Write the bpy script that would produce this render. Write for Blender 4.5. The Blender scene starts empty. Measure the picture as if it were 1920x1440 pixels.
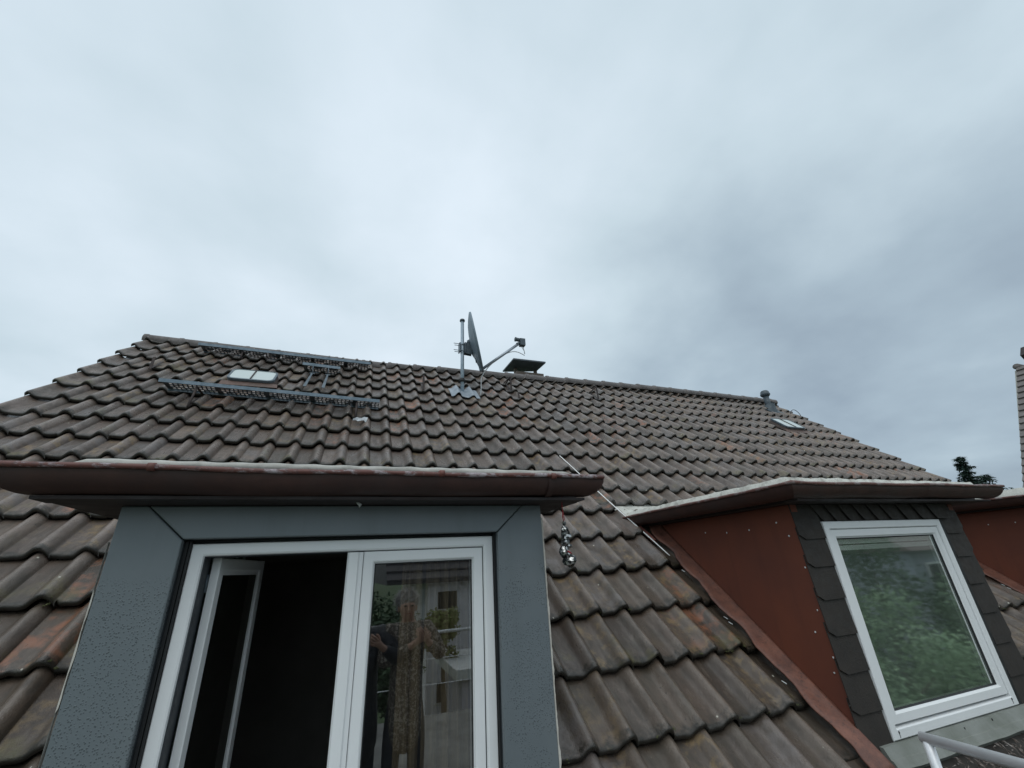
import bpy, bmesh, math, random
import numpy as np
from mathutils import Vector, Matrix, noise
random.seed(7); rng = np.random.default_rng(7)
R = math.radians
scene = bpy.context.scene
COL = scene.collection

# ------------------------------------------------------------------ camera
cam_d = bpy.data.cameras.new("camera"); cam = bpy.data.objects.new("camera", cam_d); COL.objects.link(cam)
cr, cu, cf = Vector((.9383, -.3422, -.0500)), Vector((-.0939, -.3912, .9155)), Vector((.3328, .8543, .3991))
cf.normalize(); cr = (cr - cf * cr.dot(cf)).normalized(); cu = cr.cross(cf)
cam.matrix_world = Matrix(((cr.x, cu.x, -cf.x, 0), (cr.y, cu.y, -cf.y, 0), (cr.z, cu.z, -cf.z, 0), (0, 0, 0, 1)))
cam_d.sensor_width = 36; cam_d.lens = 786.85 / 1920 * 36; cam_d.clip_start = .005; cam_d.clip_end = 2000
scene.camera = cam

# ------------------------------------------------------------------ world: overcast sky
SUN_EL, SUN_AZ = 58, 205         # azimuth from +Y clockwise: behind the viewer, a little to the left
world = bpy.data.worlds.new("World"); scene.world = world; world.use_nodes = True
wn, wl = world.node_tree.nodes, world.node_tree.links
wn.clear()
def N(t, **k):
    n = wn.new(t)
    for a, b in k.items(): setattr(n, a, b)
    return n
out = N('ShaderNodeOutputWorld'); sky = N('ShaderNodeTexSky'); sky.sky_type = 'NISHITA'; sky.sun_disc = False
sky.sun_elevation = R(SUN_EL); sky.sun_rotation = R(SUN_AZ)
bg1 = N('ShaderNodeBackground'); bg1.inputs[1].default_value = .1; wl.new(sky.outputs[0], bg1.inputs[0])
tc = N('ShaderNodeTexCoord'); sep = N('ShaderNodeSeparateXYZ'); wl.new(tc.outputs['Generated'], sep.inputs[0])
def M(op, a, b=None, c=None):
    n = N('ShaderNodeMath', operation=op)
    for i, v in enumerate((a, b, c)):
        if v is None: continue
        if isinstance(v, (int, float)): n.inputs[i].default_value = v
        else: wl.new(v, n.inputs[i])
    return n.outputs[0]
zz = M('ADD', M('MAXIMUM', sep.outputs[2], 0.0), .30)
px_ = M('DIVIDE', sep.outputs[0], zz); py_ = M('DIVIDE', sep.outputs[1], zz)
cmb = N('ShaderNodeCombineXYZ'); wl.new(px_, cmb.inputs[0]); wl.new(py_, cmb.inputs[1])
def noise_n(scale, detail, rough, off, dist=0.):
    mp = N('ShaderNodeMapping'); mp.inputs['Location'].default_value = off; wl.new(cmb.outputs[0], mp.inputs[0])
    n = N('ShaderNodeTexNoise'); n.inputs['Scale'].default_value = scale; n.inputs['Detail'].default_value = detail
    n.inputs['Roughness'].default_value = rough; n.inputs['Distortion'].default_value = dist
    wl.new(mp.outputs[0], n.inputs['Vector']); return n.outputs[0]
n1 = noise_n(.85, 3, .5, (9.3, 4.7, 0), .2); n2 = noise_n(2.7, 5, .5, (2.2, 8.9, 0), .1)
dk = N('ShaderNodeVectorMath', operation='DOT_PRODUCT'); wl.new(tc.outputs['Generated'], dk.inputs[0])
dv = Vector((.86, .50, .12)).normalized(); dk.inputs[1].default_value = dv
dfall = M('POWER', M('MAXIMUM', M('MULTIPLY', M('SUBTRACT', dk.outputs['Value'], .35), 1.54), 0.), 2.2)
bt = N('ShaderNodeVectorMath', operation='DOT_PRODUCT'); wl.new(tc.outputs['Generated'], bt.inputs[0])
bt.inputs[1].default_value = Vector((.28, .75, .62)).normalized()
bfall = M('POWER', M('MAXIMUM', bt.outputs['Value'], 0.), 9)
lum = M('ADD', M('ADD', .80, M('MULTIPLY', M('SUBTRACT', n1, .5), .42)), M('MULTIPLY', M('SUBTRACT', n2, .5), .44))
lum = M('ADD', lum, M('MULTIPLY', bfall, .12)); lum = M('SUBTRACT', lum, M('MULTIPLY', dfall, .38))
ramp = N('ShaderNodeValToRGB'); e = ramp.color_ramp.elements
e[0].position = .10; e[0].color = (.16, .21, .27, 1); e[1].position = .98; e[1].color = (.72, .81, .89, 1)
for p, c in ((.3, (.25, .315, .385, 1)), (.5, (.365, .455, .525, 1)), (.7, (.53, .635, .70, 1))):
    q = e.new(p); q.color = c
wl.new(lum, ramp.inputs[0])
bg2 = N('ShaderNodeBackground'); bg2.inputs[1].default_value = 1.0; wl.new(ramp.outputs[0], bg2.inputs[0])
mixw = N('ShaderNodeMixShader'); mixw.inputs[0].default_value = .93
wl.new(bg1.outputs[0], mixw.inputs[1]); wl.new(bg2.outputs[0], mixw.inputs[2]); wl.new(mixw.outputs[0], out.inputs[0])

sun_d = bpy.data.lights.new("sun", 'SUN'); sun = bpy.data.objects.new("sun", sun_d); COL.objects.link(sun)
sun_d.energy = .8; sun_d.angle = R(50); sun_d.color = (1, .97, .93)
sd = Vector((math.sin(R(SUN_AZ)) * math.cos(R(SUN_EL)), math.cos(R(SUN_AZ)) * math.cos(R(SUN_EL)), math.sin(R(SUN_EL))))
sun.rotation_euler = sd.to_track_quat('Z', 'Y').to_euler(); sun.location = sd * 60
scene.view_settings.view_transform = 'Standard'; scene.view_settings.look = 'None'
scene.view_settings.exposure = .22; scene.view_settings.gamma = 1
try: scene.cycles.use_denoising = True
except Exception: pass

# ------------------------------------------------------------------ helpers
def tag(o, label=None, cat=None, group=None, kind=None):
    if label: o['label'] = label
    if cat: o['category'] = cat
    if group: o['group'] = group
    if kind: o['kind'] = kind
    return o
def empty(name, loc=(0, 0, 0)):
    o = bpy.data.objects.new(name, None); o.empty_display_size = .1; o.location = loc; COL.objects.link(o); return o
def parent(o, p):
    if p is not None:
        o.parent = p
        if p.parent is None: o.matrix_parent_inverse = Matrix.Translation(-p.location)
class MB:
    """collects geometry in world coordinates for one mesh object"""
    def __init__(s): s.v = []; s.f = []; s.sm = []
    def add(s, vs, fs, smooth=False):
        b = len(s.v); s.v += [tuple(v) for v in vs]; s.f += [tuple(b + i for i in f) for f in fs]; s.sm += [smooth] * len(fs); return s
    def box(s, x0, x1, y0, y1, z0, z1):
        vs = [(x, y, z) for z in (z0, z1) for y in (y0, y1) for x in (x0, x1)]
        return s.add(vs, [(0, 2, 3, 1), (4, 5, 7, 6), (0, 1, 5, 4), (2, 6, 7, 3), (0, 4, 6, 2), (1, 3, 7, 5)])
    def tube(s, pts, r, n=12, cap=True, close=False):
        pts = [Vector(p) for p in pts]; rs = r if isinstance(r, (list, tuple)) else [r] * len(pts)
        vs, fs = [], []; up = None
        for k, p in enumerate(pts):
            a = pts[max(0, k - 1)]; b = pts[min(len(pts) - 1, k + 1)]; d = (b - a).normalized()
            if up is None: up = d.orthogonal().normalized()
            up = (up - d * up.dot(d)).normalized(); w = d.cross(up)
            for i in range(n):
                t = 2 * math.pi * i / n; vs.append(p + (up * math.cos(t) + w * math.sin(t)) * rs[k])
        for k in range(len(pts) - 1):
            for i in range(n):
                j = (i + 1) % n; fs.append((k * n + i, k * n + j, (k + 1) * n + j, (k + 1) * n + i))
        if cap: fs.append(tuple(range(n - 1, -1, -1))); fs.append(tuple((len(pts) - 1) * n + i for i in range(n)))
        return s.add(vs, fs, True)
    def loft(s, rings, closed=True, cap=True, smooth=False):
        n = len(rings[0]); vs = [v for r_ in rings for v in r_]; fs = []
        for k in range(len(rings) - 1):
            for i in range(n if closed else n - 1):
                j = (i + 1) % n; fs.append((k * n + i, k * n + j, (k + 1) * n + j, (k + 1) * n + i))
        if cap and closed: fs.append(tuple(range(n - 1, -1, -1))); fs.append(tuple((len(rings) - 1) * n + i for i in range(n)))
        return s.add(vs, fs, smooth)
    def prism(s, poly, off):
        """poly: list of 3D points, extruded by vector off"""
        off = Vector(off); a = [Vector(p) for p in poly]; b = [p + off for p in a]; n = len(a)
        fs = [tuple(range(n)), tuple(range(2 * n - 1, n - 1, -1))] + [(i, i + n, (i + 1) % n + n, (i + 1) % n) for i in range(n)]
        return s.add(a + b, fs)
    def ringframe(s, x0, x1, z0, z1, prof):
        """mitred frame in an XZ plane; prof = list of (inset, y)"""
        rings = []
        for ins, y in prof: rings.append([(x0 + ins, y, z0 + ins), (x1 - ins, y, z0 + ins), (x1 - ins, y, z1 - ins), (x0 + ins, y, z1 - ins)])
        return s.loft(rings, True, False)
    def sphere(s, c, r, nu=14, nv=9, sc=(1, 1, 1), jit=0):
        vs = []; fs = []
        for a in range(nv + 1):
            th = math.pi * a / nv
            for b in range(nu):
                ph = 2 * math.pi * b / nu
                d = Vector((math.sin(th) * math.cos(ph), math.sin(th) * math.sin(ph), math.cos(th)))
                rr = r * (1 + (random.uniform(-jit, jit) if 0 < a < nv else 0))
                vs.append((c[0] + d.x * rr * sc[0], c[1] + d.y * rr * sc[1], c[2] + d.z * rr * sc[2]))
        for a in range(nv):
            for b in range(nu):
                c2 = (b + 1) % nu; fs.append((a * nu + b, (a + 1) * nu + b, (a + 1) * nu + c2, a * nu + c2))
        return s.add(vs, fs, jit == 0)
    def build(s, name, mat, par=None, bevel=0, fix=True):
        me = bpy.data.meshes.new(name); me.from_pydata(s.v, [], s.f)
        me.polygons.foreach_set('use_smooth', s.sm)
        if fix or bevel:
            bm = bmesh.new(); bm.from_mesh(me); bmesh.ops.recalc_face_normals(bm, faces=bm.faces); bm.to_mesh(me); bm.free()
        me.materials.append(mat); me.update()
        o = bpy.data.objects.new(name, me); COL.objects.link(o); parent(o, par)
        if bevel:
            m = o.modifiers.new('bevel', 'BEVEL'); m.width = bevel; m.segments = 2; m.limit_method = 'ANGLE'; m.angle_limit = R(40)
        return o

def split_build(mb, name, mat, par=None, bevel=0):
    """one object for every separate piece in the collector"""
    p = list(range(len(mb.v)))
    def find(a):
        while p[a] != a: p[a] = p[p[a]]; a = p[a]
        return a
    for f in mb.f:
        r0 = find(f[0])
        for q in f[1:]: p[find(q)] = r0
    groups = {}
    for f, sm in zip(mb.f, mb.sm): groups.setdefault(find(f[0]), []).append((f, sm))
    res = []
    for fs in groups.values():
        used = sorted({i for f, _ in fs for i in f}); mp = {a: k for k, a in enumerate(used)}; m2 = MB()
        m2.v = [mb.v[a] for a in used]; m2.f = [tuple(mp[i] for i in f) for f, _ in fs]; m2.sm = [sm for _, sm in fs]
        res.append(m2.build(name, mat, par, bevel))
    return res

# ------------------------------------------------------------------ materials
class Mat:
    def __init__(s, name):
        s.m = bpy.data.materials.new(name); s.m.use_nodes = True; s.n = s.m.node_tree.nodes; s.l = s.m.node_tree.links
        s.p = s.n['Principled BSDF']; s.o = s.n['Material Output']
        s.tc = s.n.new('ShaderNodeTexCoord').outputs['Object']
    def link(s, a, b): s.l.new(a, b)
    def math(s, op, a, b=None, clamp=False):
        n = s.n.new('ShaderNodeMath'); n.operation = op; n.use_clamp = clamp
        for i, v in enumerate((a, b)):
            if v is None: continue
            if isinstance(v, (int, float)): n.inputs[i].default_value = v
            else: s.l.new(v, n.inputs[i])
        return n.outputs[0]
    def map(s, scale=(1, 1, 1), rot=(0, 0, 0), loc=(0, 0, 0)):
        n = s.n.new('ShaderNodeMapping'); n.inputs['Scale'].default_value = scale; n.inputs['Rotation'].default_value = rot
        n.inputs['Location'].default_value = loc; s.l.new(s.tc, n.inputs[0]); return n.outputs[0]
    def noise(s, scale, detail=4, rough=.55, vec=None, dist=0):
        n = s.n.new('ShaderNodeTexNoise'); n.inputs['Scale'].default_value = scale; n.inputs['Detail'].default_value = detail
        n.inputs['Roughness'].default_value = rough; n.inputs['Distortion'].default_value = dist
        s.l.new(vec if vec is not None else s.tc, n.inputs['Vector']); return n.outputs[0]
    def vor(s, scale, vec=None, feature='F1'):
        n = s.n.new('ShaderNodeTexVoronoi'); n.feature = feature; n.inputs['Scale'].default_value = scale
        s.l.new(vec if vec is not None else s.tc, n.inputs['Vector']); return n.outputs
    def ramp(s, fac, stops):
        n = s.n.new('ShaderNodeValToRGB'); e = n.color_ramp.elements
        while len(e) < len(stops): e.new(.5)
        for q, (p, c) in zip(e, stops):
            q.position = p; q.color = (c, c, c, 1) if isinstance(c, (int, float)) else (*c, 1)
        s.l.new(fac, n.inputs[0]); return n.outputs[0]
    def step(s, fac, a, b): return s.ramp(fac, [(a, 0.), (b, 1.)] if a < b else [(b, 1.), (a, 0.)])
    def mix(s, fac, a, b, mode='MIX'):
        n = s.n.new('ShaderNodeMix'); n.data_type = 'RGBA'; n.blend_type = mode
        if isinstance(fac, (int, float)): n.inputs[0].default_value = fac
        else: s.l.new(fac, n.inputs[0])
        for i, v in ((6, a), (7, b)):
            if isinstance(v, tuple): n.inputs[i].default_value = (*v, 1)
            else: s.l.new(v, n.inputs[i])
        return n.outputs[2]
    def bump(s, h, st=.3, dist=.01):
        n = s.n.new('ShaderNodeBump'); n.inputs['Strength'].default_value = st; n.inputs['Distance'].default_value = dist
        s.l.new(h, n.inputs['Height']); s.l.new(n.outputs[0], s.p.inputs['Normal']); return s
    def set(s, col=None, rough=None, metal=None, spec=None):
        for k, v in (('Base Color', col), ('Roughness', rough), ('Metallic', metal), ('Specular IOR Level', spec)):
            if v is None: continue
            if isinstance(v, tuple): s.p.inputs[k].default_value = (*v, 1)
            elif isinstance(v, (int, float)): s.p.inputs[k].default_value = v
            else: s.l.new(v, s.p.inputs[k])
        return s
    def attr(s, name):
        n = s.n.new('ShaderNodeAttribute'); n.attribute_name = name; return n
def worn(name, c0, c1, scale=6, rough=.5, metal=0, bump=.15, bs=60, spec=.4, thr=(.35, .7)):
    m = Mat(name); f = m.step(m.noise(scale, 6, .6), *thr)
    m.set(m.mix(f, c0, c1), m.ramp(m.noise(scale * 2, 3), [(.3, rough * .8), (.7, min(1, rough * 1.2))]), metal, spec)
    m.bump(m.noise(bs, 5, .6), bump, .004); return m.m

def tile_material():
    m = Mat('concrete_roof_tile'); a = m.attr('tilernd'); sp = m.n.new('ShaderNodeSeparateColor'); m.link(a.outputs['Color'], sp.inputs[0])
    r1, r2, r3 = sp.outputs; uv = m.attr('tileuv'); su = m.n.new('ShaderNodeSeparateColor'); m.link(uv.outputs['Color'], su.inputs[0])
    uu, vv, hh = su.outputs
    base = m.ramp(r1, [(0, (.078, .058, .049)), (.3, (.120, .091, .079)), (.6, (.158, .121, .104)), (.85, (.195, .155, .132)), (1, (.150, .124, .118))])
    n1 = m.noise(9, 6, .65); n2 = m.noise(38, 5, .6); n3 = m.noise(2.2, 4, .6)
    base = m.mix(m.step(n1, .35, .75), base, m.mix(.5, base, (.075, .07, .062)))
    base = m.mix(m.math('MULTIPLY', m.step(n3, .45, .7), .4), base, (.115, .106, .092))
    hump = m.math('MULTIPLY', m.step(hh, .35, 1.), m.step(n1, .3, .6))
    base = m.mix(m.math('MULTIPLY', hump, .7), base, (.31, .265, .245))            # wet sheen on the crests painted in as a paler colour
    cv = m.n.new('ShaderNodeCombineXYZ'); m.link(uu, cv.inputs[0]); m.link(m.math('MULTIPLY', vv, 1.6), cv.inputs[1]); m.link(m.math('ADD', m.math('MULTIPLY', r1, 53.), m.math('MULTIPLY', r2, 19.)), cv.inputs[2])
    streak = m.noise(5.5, 6, .62, cv.outputs[0], .3); grime = m.noise(2.2, 4, .55, cv.outputs[0])
    base = m.mix(m.math('MULTIPLY', m.step(streak, .50, .72), .75), base, (.052, .047, .040))
    base = m.mix(m.math('MULTIPLY', m.step(streak, .47, .30), .55), base, (.235, .205, .188))
    base = m.mix(m.math('MULTIPLY', m.step(grime, .5, .68), .5), base, (.075, .072, .060))
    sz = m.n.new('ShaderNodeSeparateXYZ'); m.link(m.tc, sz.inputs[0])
    low_tone = m.step(m.math('ADD', sz.outputs[2], m.math('MULTIPLY', m.math('SUBTRACT', m.noise(1.7, 4), .5), .8)), .35, -.35)
    base = m.mix(m.math('MULTIPLY', low_tone, .75), base, m.mix(1., base, (.60, .59, .52), 'MULTIPLY'))  # tiles turn darker towards the bottom of the roof
    # rust / bare clay on some tiles
    own = m.step(r2, .93, .97); nn = m.step(m.math('ADD', m.noise(13, 5, .6, dist=.4), m.math('MULTIPLY', m.step(r2, .996, .998), .06)), .5, .68)
    base = m.mix(m.math('MULTIPLY', m.math('MULTIPLY', own, nn), .75), base, (.34, .15, .085))
    own2 = m.step(r3, .70, .9); nl = m.step(m.noise(17, 6, .65), .5, .66)
    base = m.mix(m.math('MULTIPLY', m.math('MULTIPLY', own2, nl), .7), base, (.27, .20, .10))
    own3 = m.step(r2, .30, .18); nb = m.step(m.noise(7, 4, .6), .45, .62)
    base = m.mix(m.math('MULTIPLY', m.math('MULTIPLY', own3, nb), .6), base, (.17, .165, .175))
    # moss and algae plus painted-in shade along the lower edge
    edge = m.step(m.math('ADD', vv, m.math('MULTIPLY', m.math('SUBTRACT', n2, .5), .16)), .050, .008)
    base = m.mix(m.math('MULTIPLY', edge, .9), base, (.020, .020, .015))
    ydust = m.math('MULTIPLY', m.step(m.math('ADD', vv, m.math('MULTIPLY', m.math('SUBTRACT', n2, .5), .5)), .2, .05), m.step(m.noise(5, 3), .58, .68))
    base = m.mix(m.math('MULTIPLY', ydust, .3), base, (.20, .19, .06))
    base = m.mix(m.math('MULTIPLY', m.step(vv, .0058, .003), .9), base, (.018, .018, .014))  # nose front coloured nearly black, shade put into the colour
    # white lichen spots and small black specks
    v = m.vor(16); dd = m.step(m.math('ADD', v[0], m.math('MULTIPLY', m.noise(60, 3), .09)), .145, .115)
    cs = m.n.new('ShaderNodeSeparateColor'); m.link(v[1], cs.inputs[0])
    dd = m.math('MULTIPLY', dd, m.step(cs.outputs[0], .86, .88))
    base = m.mix(dd, base, (.55, .57, .52))
    v2 = m.vor(33); d2 = m.step(v2[0], .14, .10); cs2 = m.n.new('ShaderNodeSeparateColor'); m.link(v2[1], cs2.inputs[0])
    base = m.mix(m.math('MULTIPLY', d2, m.step(cs2.outputs[1], .9, .92)), base, (.02, .02, .018))
    base = m.mix(m.math('MULTIPLY', m.step(m.noise(190, 2, .5), .5, .75), .35), base, m.mix(.5, base, (.03, .03, .03)))
    base = m.mix(1., base, (.86, .80, .735), 'MULTIPLY')
    rg = m.math('ADD', m.math('SUBTRACT', m.ramp(streak, [(.35, .26), (.7, .60)]), m.math('MULTIPLY', m.step(hh, .5, 1.), .08)), m.math('MULTIPLY', m.math('SUBTRACT', r3, .5), .16))
    m.set(base, rg, 0, .65)
    m.bump(m.math('ADD', m.math('MULTIPLY', m.noise(170, 4, .75), .9), m.noise(28, 5, .65)), .6, .005)
    return m.m
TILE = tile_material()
def cladding_material():
    m = Mat('blue_grey_sheet'); n = m.noise(3, 4); sep = m.n.new('ShaderNodeSeparateXYZ'); m.link(m.tc, sep.inputs[0])
    base = m.mix(m.step(n, .35, .7), (.152, .178, .190), (.172, .196, .206))
    base = m.mix(m.math('MULTIPLY', m.noise(260, 2), .3), base, (.12, .15, .168))
    # rain drops that cling to the sheet below the shelter of the eaves
    vv = m.map((1, 1, .8)); v = m.vor(150, vv); v2 = m.vor(84, vv)
    dens = m.math('ADD', m.noise(7, 3), m.math('MULTIPLY', m.math('ADD', m.step(sep.outputs[0], -.3, -.6), 0), .17))
    on = m.step(dens, .40, .50)
    s1 = m.math('ADD', v[0], m.math('MULTIPLY', m.noise(130, 2), .30)); s2 = m.math('ADD', v2[0], m.math('MULTIPLY', m.noise(90, 2), .30))
    drop = m.math('MAXIMUM', m.step(s1, .50, .36), m.step(s2, .36, .26))
    band = m.step(m.math('ADD', sep.outputs[2], m.math('MULTIPLY', m.noise(6, 3), .08)), .085, .03)
    dm = m.math('MULTIPLY', m.math('MULTIPLY', drop, on), band)
    base = m.mix(m.math('MULTIPLY', m.step(m.noise(9, 5, .6, m.map((1.2, 1, .09))), .5, .7), .35), base, (.11, .13, .135))
    base = m.mix(m.math('MULTIPLY', m.step(m.noise(2.4, 4, .6), .5, .7), .4), base, (.20, .22, .225))
    m.set(m.mix(m.math('MULTIPLY', dm, .5), base, (.045, .055, .060)), m.ramp(dm, [(0, .42), (1, .12)]), .15, .5)
    m.bump(m.math('ADD', m.math('MULTIPLY', dm, 1.), m.math('MULTIPLY', m.noise(220, 2), .08)), .35, .003); return m.m
CLAD = cladding_material()
def gutter_material():
    m = Mat('brown_painted_gutter'); n = m.step(m.noise(9, 6, .65), .4, .7)
    base = m.mix(n, (.040, .020, .017), (.062, .029, .023)); base = m.mix(m.step(m.noise(3, 5), .5, .75), base, (.04, .028, .027)); m.set(base, .5, 0, .4)
    m.bump(m.noise(70, 5), .25, .003); return m.m
def rim_material():
    m = Mat('flaking_rim_paint'); n = m.math('MULTIPLY', m.step(m.noise(24, 8, .75, m.map((.5, 1, 1))), .5, .58), .8)
    base = m.mix(n, (.13, .05, .04), (.42, .39, .41)); m.set(m.mix(m.step(m.noise(60, 4), .55, .7), base, (.07, .04, .04)), .55)
    m.bump(n, .6, .002); return m.m
GUT, RIM = gutter_material(), rim_material()
RIM2 = worn('dull_rim_paint', (.13, .06, .05), (.26, .23, .23), 18, .55, thr=(.5, .72), bump=.4, bs=40)
SOFFIT = worn('dark_soffit_boards', (.022, .018, .018), (.035, .026, .025), 5, .7)
MEMB = Mat('pale_roof_membrane'); _n = MEMB.noise(14, 6, .65)
MEMB.set(MEMB.mix(MEMB.step(_n, .46, .72), (.55, .55, .50), (.27, .26, .23)), .8).bump(MEMB.noise(35, 6, .7), .8, .01); MEMB = MEMB.m
MEMB2 = worn('cream_edge_profile', (.48, .47, .43), (.27, .265, .24), 10, .7, bump=.4)
RED = Mat('oxide_red_panel'); RED.set(RED.mix(RED.step(RED.noise(3, 5), .35, .7), (.172, .056, .034), (.135, .048, .033)), .62, 0, .25)
RED.set(RED.mix(RED.math('MULTIPLY', RED.step(RED.noise(7, 5, .6, RED.map((1, 1.5, .12))), .52, .7), .4), RED.mix(RED.step(RED.noise(3, 5), .35, .7), (.172, .056, .034), (.135, .048, .033)), (.10, .04, .03)))
RED.bump(RED.noise(300, 3), .25, .002); RED = RED.m
FLASH = Mat('rusty_flashing'); _f = FLASH.step(FLASH.noise(11, 7, .7), .38, .66)
FLASH.set(FLASH.mix(FLASH.step(FLASH.noise(60, 5, .7), .55, .7), FLASH.mix(_f, (.215, .088, .058), (.11, .048, .036)), (.06, .035, .03)), .55).bump(FLASH.noise(40, 6, .7), .6, .006); FLASH = FLASH.m
SLATE = worn('dark_fibre_shingle', (.027, .0235, .0205), (.040, .034, .029), 12, .75, bump=.35, bs=120)
WHITE = worn('white_window_plastic', (.80, .82, .82), (.72, .74, .74), 4, .35, bump=.05, thr=(.5, .9))
WHITE2 = worn('weathered_white_board', (.62, .64, .64), (.45, .45, .44), 7, .5, bump=.2, thr=(.55, .8))
CONC = worn('grey_cement_apron', (.24, .255, .235), (.16, .175, .15), 5, .85, bump=.5)
GASKET = worn('black_rubber_gasket', (.015, .017, .018), (.025, .026, .027), 9, .6)
REVEAL = worn('dark_grey_reveal', (.030, .036, .042), (.045, .052, .06), 9, .5)
GALV = worn('galvanised_steel', (.08, .105, .125), (.15, .185, .21), 18, .42, .3)
DECK = worn('dark_perforated_steel', (.06, .075, .09), (.09, .105, .12), 18, .5, .2)
GALVB = worn('blue_grey_galvanised_edge', (.11, .15, .18), (.19, .24, .28), 18, .4, .4)
DARKST = worn('old_brown_steel', (.035, .028, .028), (.06, .045, .04), 20, .6, .3)
DISH = worn('grey_blue_dish_paint', (.15, .20, .24), (.19, .245, .285), 7, .5)
LEAD = worn('lead_sheet', (.24, .28, .32), (.36, .40, .44), 12, .45, .2, bump=.4, bs=40)
CHIM = worn('mottled_chimney_brick', (.13, .10, .085), (.20, .17, .14), 14, .85, bump=.8, bs=50)
CHCAP = worn('dark_cap_slab', (.06, .075, .09), (.085, .10, .115), 7, .7, bump=.3)
CABLEW = worn('white_cable', (.88, .88, .86), (.8, .8, .78), 20, .4)
PLINTH = worn('grey_vent_plastic', (.055, .075, .09), (.075, .098, .112), 9, .45)
CHROME = worn('brushed_stainless', (.88, .89, .90), (.80, .82, .84), 14, .42, .35, bump=.05)
FOIL = Mat('crumpled_foil'); FOIL.set(FOIL.mix(FOIL.step(FOIL.noise(75, 3), .42, .50), (.52, .53, .52), (.07, .075, .075)), .30, 1)
FOIL = FOIL.m
STRING = worn('red_string', (.35, .03, .03), (.25, .02, .03), 40, .8)
RIDGE = worn('weathered_ridge_tile', (.15, .135, .13), (.10, .092, .088), 8, .6, bump=.5)
WALLM = worn('pale_render', (.55, .53, .48), (.45, .44, .40), 3, .9, bump=.4)
FLOORM = worn('grey_terrace_slab', (.22, .22, .21), (.15, .15, .145), 4, .8)
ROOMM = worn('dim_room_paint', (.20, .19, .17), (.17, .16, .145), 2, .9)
CURT = Mat('beige_woven_curtain'); CURT.set(CURT.mix(CURT.step(CURT.noise(90, 3, .7, CURT.map((1, 1, .15))), .35, .65), (.140, .104, .064), (.195, .148, .094)), .85)
CURT.bump(CURT.noise(160, 3), .4, .003); CURT = CURT.m
def glass_material(gain=3.8, tint=(.80, .82, .80), rough=0.0, green_haze=0.0):
    m = Mat('window_glass'); m.n.remove(m.p)
    fr = m.n.new('ShaderNodeFresnel'); fr.inputs[0].default_value = 1.52
    gl = m.n.new('ShaderNodeBsdfGlossy'); gl.inputs['Roughness'].default_value = rough; gl.inputs['Color'].default_value = (.95, .97, .96, 1)
    tr = m.n.new('ShaderNodeBsdfTransparent'); tr.inputs['Color'].default_value = (*tint, 1)
    b = m.n.new('ShaderNodeBump'); b.inputs['Strength'].default_value = .04; b.inputs['Distance'].default_value = .01
    m.link(m.noise(1.3, 1), b.inputs['Height']); m.link(b.outputs[0], gl.inputs['Normal'])
    geo = m.n.new('ShaderNodeNewGeometry'); front = m.math('SUBTRACT', 1., geo.outputs['Backfacing'])
    mx = m.n.new('ShaderNodeMixShader'); m.link(m.math('MULTIPLY', m.math('MULTIPLY', fr.outputs[0], gain, True), front), mx.inputs[0])
    m.link(tr.outputs[0], mx.inputs[1]); m.link(gl.outputs[0], mx.inputs[2])
    if not green_haze: m.link(mx.outputs[0], m.o.inputs[0]); return m.m
    df = m.n.new('ShaderNodeBsdfDiffuse'); df.inputs[0].default_value = (.42, .52, .44, 1); m2 = m.n.new('ShaderNodeMixShader')  # hazy green reflection painted over the glass as diffuse colour
    m.link(m.math('MULTIPLY', m.math('MULTIPLY', m.noise(2.5, 5, .6, m.map((1, 1, .6)), .6), green_haze * 2), front), m2.inputs[0]); m.link(mx.outputs[0], m2.inputs[1]); m.link(df.outputs[0], m2.inputs[2]); m.link(m2.outputs[0], m.o.inputs[0]); return m.m
GLASS = glass_material(5.8, (.86, .87, .86)); GLASS2 = glass_material(6.2, (.86, .88, .86), rough=.035, green_haze=.10)
SKYGL = Mat('pane_with_painted_sky'); SKYGL.set((.50, .56, .54), .12, 0, .9); SKYGL = SKYGL.m  # reflected sky is put into the pane as a pale base colour

# ------------------------------------------------------------------ roof frame of reference
AL = .734736; D = 1.95; TW = .19963; TG = .35021; CI, CJ = 11.5908, 9.8961
nrm = Vector((0, -math.sin(AL), math.cos(AL))); vs_ = Vector((0, math.cos(AL), math.sin(AL)))
def RP(x, s, h=0): return Vector((x, 0, 0)) + vs_ * s - nrm * (D - h)
def s_of_Y(Y): return (Y - D * math.sin(AL)) / math.cos(AL)
def zroof(Y): return (Y * math.sin(AL) - D) / math.cos(AL)
RIDGE_Y = 6.30; X_L, X_R = -2.79, 8.82
EAVE_S = s_of_Y(.55)
# dormers: cheek planes x0..x1, front plane at FY
FY = 1.87; DZ = .262
D1 = (-.745, .838); D2 = (2.48, 4.13); D3 = (5.735, 7.385)
ROOFBACK = 3.42
house = empty('house', (3, 4, -7.5))
tag(house, 'brown tiled attic roof with three dormers seen close up from its terrace', 'house')

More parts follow.
